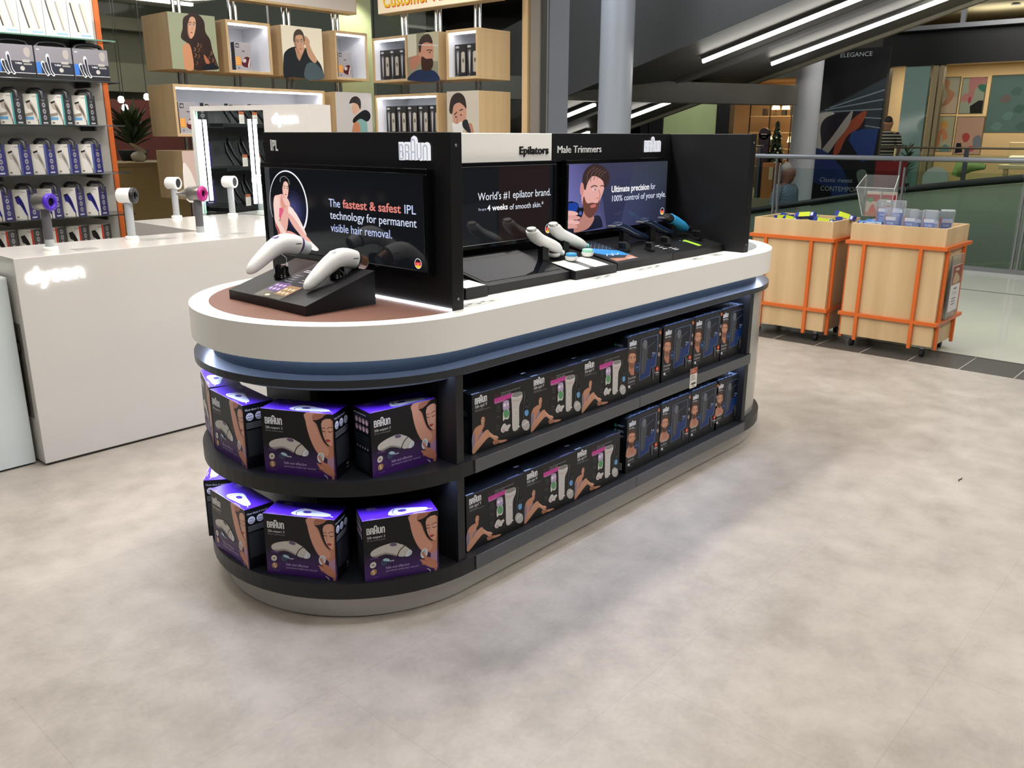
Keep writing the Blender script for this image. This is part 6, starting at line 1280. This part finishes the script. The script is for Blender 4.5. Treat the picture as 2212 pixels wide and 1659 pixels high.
for i in range(520):
    t = random.random(); z = .35+1.5*t; r = .36*(1-t)**.8+.03; an = random.random()*6.283; L = r*(.75+.4*random.random()); c, s = cos(an), sin(an)
    p0 = Vector((0, 0, z)); p1 = Vector((c*L, s*L, z-.1-.05*random.random())); sd = Vector((-s, c, 0))*.05; b.face([p0, (p0+p1)/2+sd+Vector((0, 0, .02)), p1, (p0+p1)/2-sd], gm)
b.obj('branches', T)
ba = MB()
for i in range(60):
    t = random.random(); z = .35+1.4*t; r = .37*(1-t)**.8+.03; an = random.random()*6.283; b = MB(); x, y = cos(an)*r, sin(an)*r
    ba.lathe([(.004, -.028), (.02, -.018), (.028, 0), (.02, .018), (.004, .028)], M('pale_bauble', 'dcd6b8', .3), 8, (x, y, z-.08))
o = ba.obj('baubles', T); o['kind'] = 'stuff'
T = thing('sign_totem', 'dark rounded totem sign beside the Christmas tree', 'sign', (18.6, 7.72, 0), radians(-90)); b = MB(); b.prism([(-.14, 0), (.14, 0), (.14, .08), (-.14, .08)], 0, 1.52, M('aubergine_paint', '2a1c22', .4)); b.lathe([(.14, 0), (.14, .08)], M('aubergine_paint'), 24, (0, 0, 1.52), (0, 1, 0)); a = Art(b, (-.14, 0, 0), (1, 0, 0), (0, 0, 1), step=.0006, base=.001); a.rect(.06, 1.5, .16, .03, '8a8078'); a.rect(.08, 1.44, .12, .015, '6a625c'); a.rect(.1, 1.2, .06, .07, '5a5058'); b.obj('body', T)
b = MB(); b.box((0, 0, 0), (.3, .3, .85), M('kraft_card', '9a6234', .7)); a = Art(b, (0, .3, 0), (0, -1, 0), (0, 0, 1), base=.001); a.rect(.18, .45, .1, .3, 'b8a888'); o = tag(b.obj('brown_crate'), 'brown crate with a pale tag beside the totem sign', 'crate'); o.location = (18.25, 7.22, 0.0005)

# ================================================================== PEOPLE
def body(name, parent, joints, edges, mat, sub=2):
    me = bpy.data.meshes.new(name); ks = list(joints); me.from_pydata([joints[k][0] for k in ks], [(ks.index(a), ks.index(c)) for a, c in edges], []); me.materials.append(mat)
    o = bpy.data.objects.new(name, me); COL.objects.link(o); o.parent = parent
    m = o.modifiers.new('skin', 'SKIN'); m.use_smooth_shade = True
    for i, k in enumerate(ks):
        r = joints[k][1]; v = me.skin_vertices[0].data[i] if me.skin_vertices else None
        if v: v.radius = r if isinstance(r, tuple) else (r, r); v.use_root = (i == 0)
    s = o.modifiers.new('sub', 'SUBSURF'); s.levels = sub; s.render_levels = sub
    return o
def skin_layer(me):
    return me.skin_vertices
def person(label, loc, rz, skin, hair, shirt, trousers, H=1.74, arms='down', shirt_mat=None):
    """local +x is the way the person faces"""
    T = thing('person', label, 'person', loc, radians(rz)); k = H/1.74
    SKm = M('skin_'+skin, skin, .5); 
    J = {'pel': ((0, 0, .95), (.12, .16)), 'spi': ((.0, 0, 1.15), (.11, .145)), 'che': ((.0, 0, 1.34), (.12, .17)), 'nek': ((.01, 0, 1.46), .062), 'hed0': ((.03, 0, 1.54), (.085, .095)), 'hed1': ((.03, 0, 1.62), (.115, .125)), 'hed2': ((.015, 0, 1.69), (.105, .115))}
    E = [('pel', 'spi'), ('spi', 'che'), ('che', 'nek'), ('nek', 'hed0'), ('hed0', 'hed1'), ('hed1', 'hed2')]
    for s, n in ((1, 'l'), (-1, 'r')):
        J.update({'hip'+n: ((0, s*.09, .88), .085), 'kne'+n: ((.02, s*.1, .48), .058), 'ank'+n: ((0, s*.1, .09), .04), 'toe'+n: ((.13, s*.11, .035), .032)})
        J.update({'sho'+n: ((0, s*.17, 1.41), .055), 'elb'+n: ((-.02, s*.27, 1.14), .042), 'wri'+n: ((.12, s*.25, .95), .028), 'pal'+n: ((.17, s*.24, .90), (.035, .016))})
        E += [('pel', 'hip'+n), ('hip'+n, 'kne'+n), ('kne'+n, 'ank'+n), ('ank'+n, 'toe'+n), ('che', 'sho'+n), ('sho'+n, 'elb'+n), ('elb'+n, 'wri'+n), ('wri'+n, 'pal'+n)]
        for q in range(4):
            J['f%d' % q+n] = ((.235-.008*abs(q-1), s*(.235+.014*(1.5-q)*1), .865-.004*q), .008); E.append(('pal'+n, 'f%d' % q+n))
        J['th'+n] = ((.2, s*.2, .885), .009); E.append(('pal'+n, 'th'+n))
    J = {a: (tuple(c*k for c in p), r if not isinstance(r, tuple) else tuple(c*k for c in r)) for a, (p, r) in J.items()}
    body('body', T, J, E, SKm)
    # clothes follow the body
    sm = shirt_mat or M('cloth_'+shirt, shirt, .8)
    b = MB(); rows = []
    for z, rx, ry in ((.88, .13, .175), (1.0, .135, .175), (1.15, .135, .18), (1.3, .15, .21), (1.4, .125, .21), (1.455, .075, .09), (1.475, .062, .066)): rows.append([(rx*cos(t*pi/10)*k, ry*sin(t*pi/10)*k, z*k) for t in range(20)])
    b.grid(rows, sm, None, True, True)
    for s in (1, -1): b.tube([(0, s*.15*k, 1.415*k), (0, s*.205*k, 1.35*k), (-.015*k, s*.265*k, 1.15*k)], [.075*k, .075*k, .062*k], sm, 14)
    b.obj('shirt', T)
    tm = M('cloth_'+trousers, trousers, .8); b = MB()
    for s in (1, -1): b.tube([(0, s*.07*k, .93*k), (.0, s*.09*k, .82*k), (.02*k, s*.1*k, .48*k), (0, s*.1*k, .1*k)], [.105*k, .1*k, .075*k, .06*k], tm, 14)
    b.obj('trousers', T)
    b = MB(); hm = M('hair_'+hair, hair, .7); rows = []
    for i in range(7):
        ph = pi/2*(i/6)*.98; rows.append([((-.005+(.102*sin(ph))*cos(t*pi/9)*(1 if cos(t*pi/9) < .3 else .82))*k, .085*sin(ph)*sin(t*pi/9)*k, (1.655+.115*cos(ph))*k) for t in range(18)])
    rows[0] = [(p[0], p[1], p[2]) for p in rows[0]]; b.grid(list(reversed(rows)), hm, None, True, True); b.obj('hair', T)
    b = MB(); b.tube([(.115*k, 0, 1.64*k), (.143*k, 0, 1.60*k), (.12*k, 0, 1.59*k)], [.012*k, .016*k, .01*k], SKm, 8)
    for s in (1, -1):
        b.lathe([(.02*k, -.008*k), (.026*k, 0), (.02*k, .008*k)], SKm, 12, (.02*k, s*.088*k, 1.61*k), (0, 1, 0)); b.lathe([(.011*k, 0), (.006*k, .004*k)], M('eye_dark', '1c1a1a', .3), 10, (.118*k, s*.034*k, 1.635*k), (1, 0, 0))
    b.box((.112*k, -.022*k, 1.55*k), (.122*k, .022*k, 1.558*k), M('lip', '8a5048', .5)); b.obj('face_features', T)
    return T
def check_mat():
    m = M('checked_shirt', '5f7280', .8); nt = m.node_tree; b_ = nt.nodes['Principled BSDF']; tc = nt.nodes.new('ShaderNodeTexCoord'); ck = nt.nodes.new('ShaderNodeTexChecker')
    ck.inputs['Scale'].default_value = 60; ck.inputs['Color1'].default_value = lin('3f5060'); ck.inputs['Color2'].default_value = lin('75838c'); nt.links.new(tc.outputs['Object'], ck.inputs['Vector']); nt.links.new(ck.outputs[0], b_.inputs['Base Color']); return m
def stripe_mat():
    m = M('striped_top', '1a1b1c', .8); nt = m.node_tree; b_ = nt.nodes['Principled BSDF']; tc = nt.nodes.new('ShaderNodeTexCoord'); wv = nt.nodes.new('ShaderNodeTexWave'); wv.bands_direction = 'Z'; wv.inputs['Scale'].default_value = 4.5
    cr = nt.nodes.new('ShaderNodeValToRGB'); cr.color_ramp.interpolation = 'CONSTANT'; cr.color_ramp.elements[1].position = .8; cr.color_ramp.elements[0].color = lin('161718'); cr.color_ramp.elements[1].color = lin('a9a894')
    nt.links.new(tc.outputs['Object'], wv.inputs['Vector']); nt.links.new(wv.outputs['Fac'], cr.inputs[0]); nt.links.new(cr.outputs[0], b_.inputs['Base Color']); return m
person('grey haired person in a checked blue shirt, seen in profile on the lower walkway', (10.35, 3.25, zb_(3.25)-1.126), -100, '7c5244', '8f887e', '5f7280', '2f3338', 1.72, shirt_mat=check_mat())
person('person in a dark striped top standing outside the shops with their back turned', (18.85, 4.86, .0), 20, '9a7258', '1c1712', '1a1b1c', '26262a', 1.88, shirt_mat=stripe_mat())
# small things on the floor
b = MB(); b.tube([(0, 0, .003), (.015, .004, .0035), (.03, -.002, .003), (.045, .0, .003)], .002, M('dark_scrap', '2a2622', .7), 6); o = tag(b.obj('floor_scrap'), 'tiny dark curved scrap lying on the floor right of the island', 'litter'); o.location = (2.15, -1.45, 0)
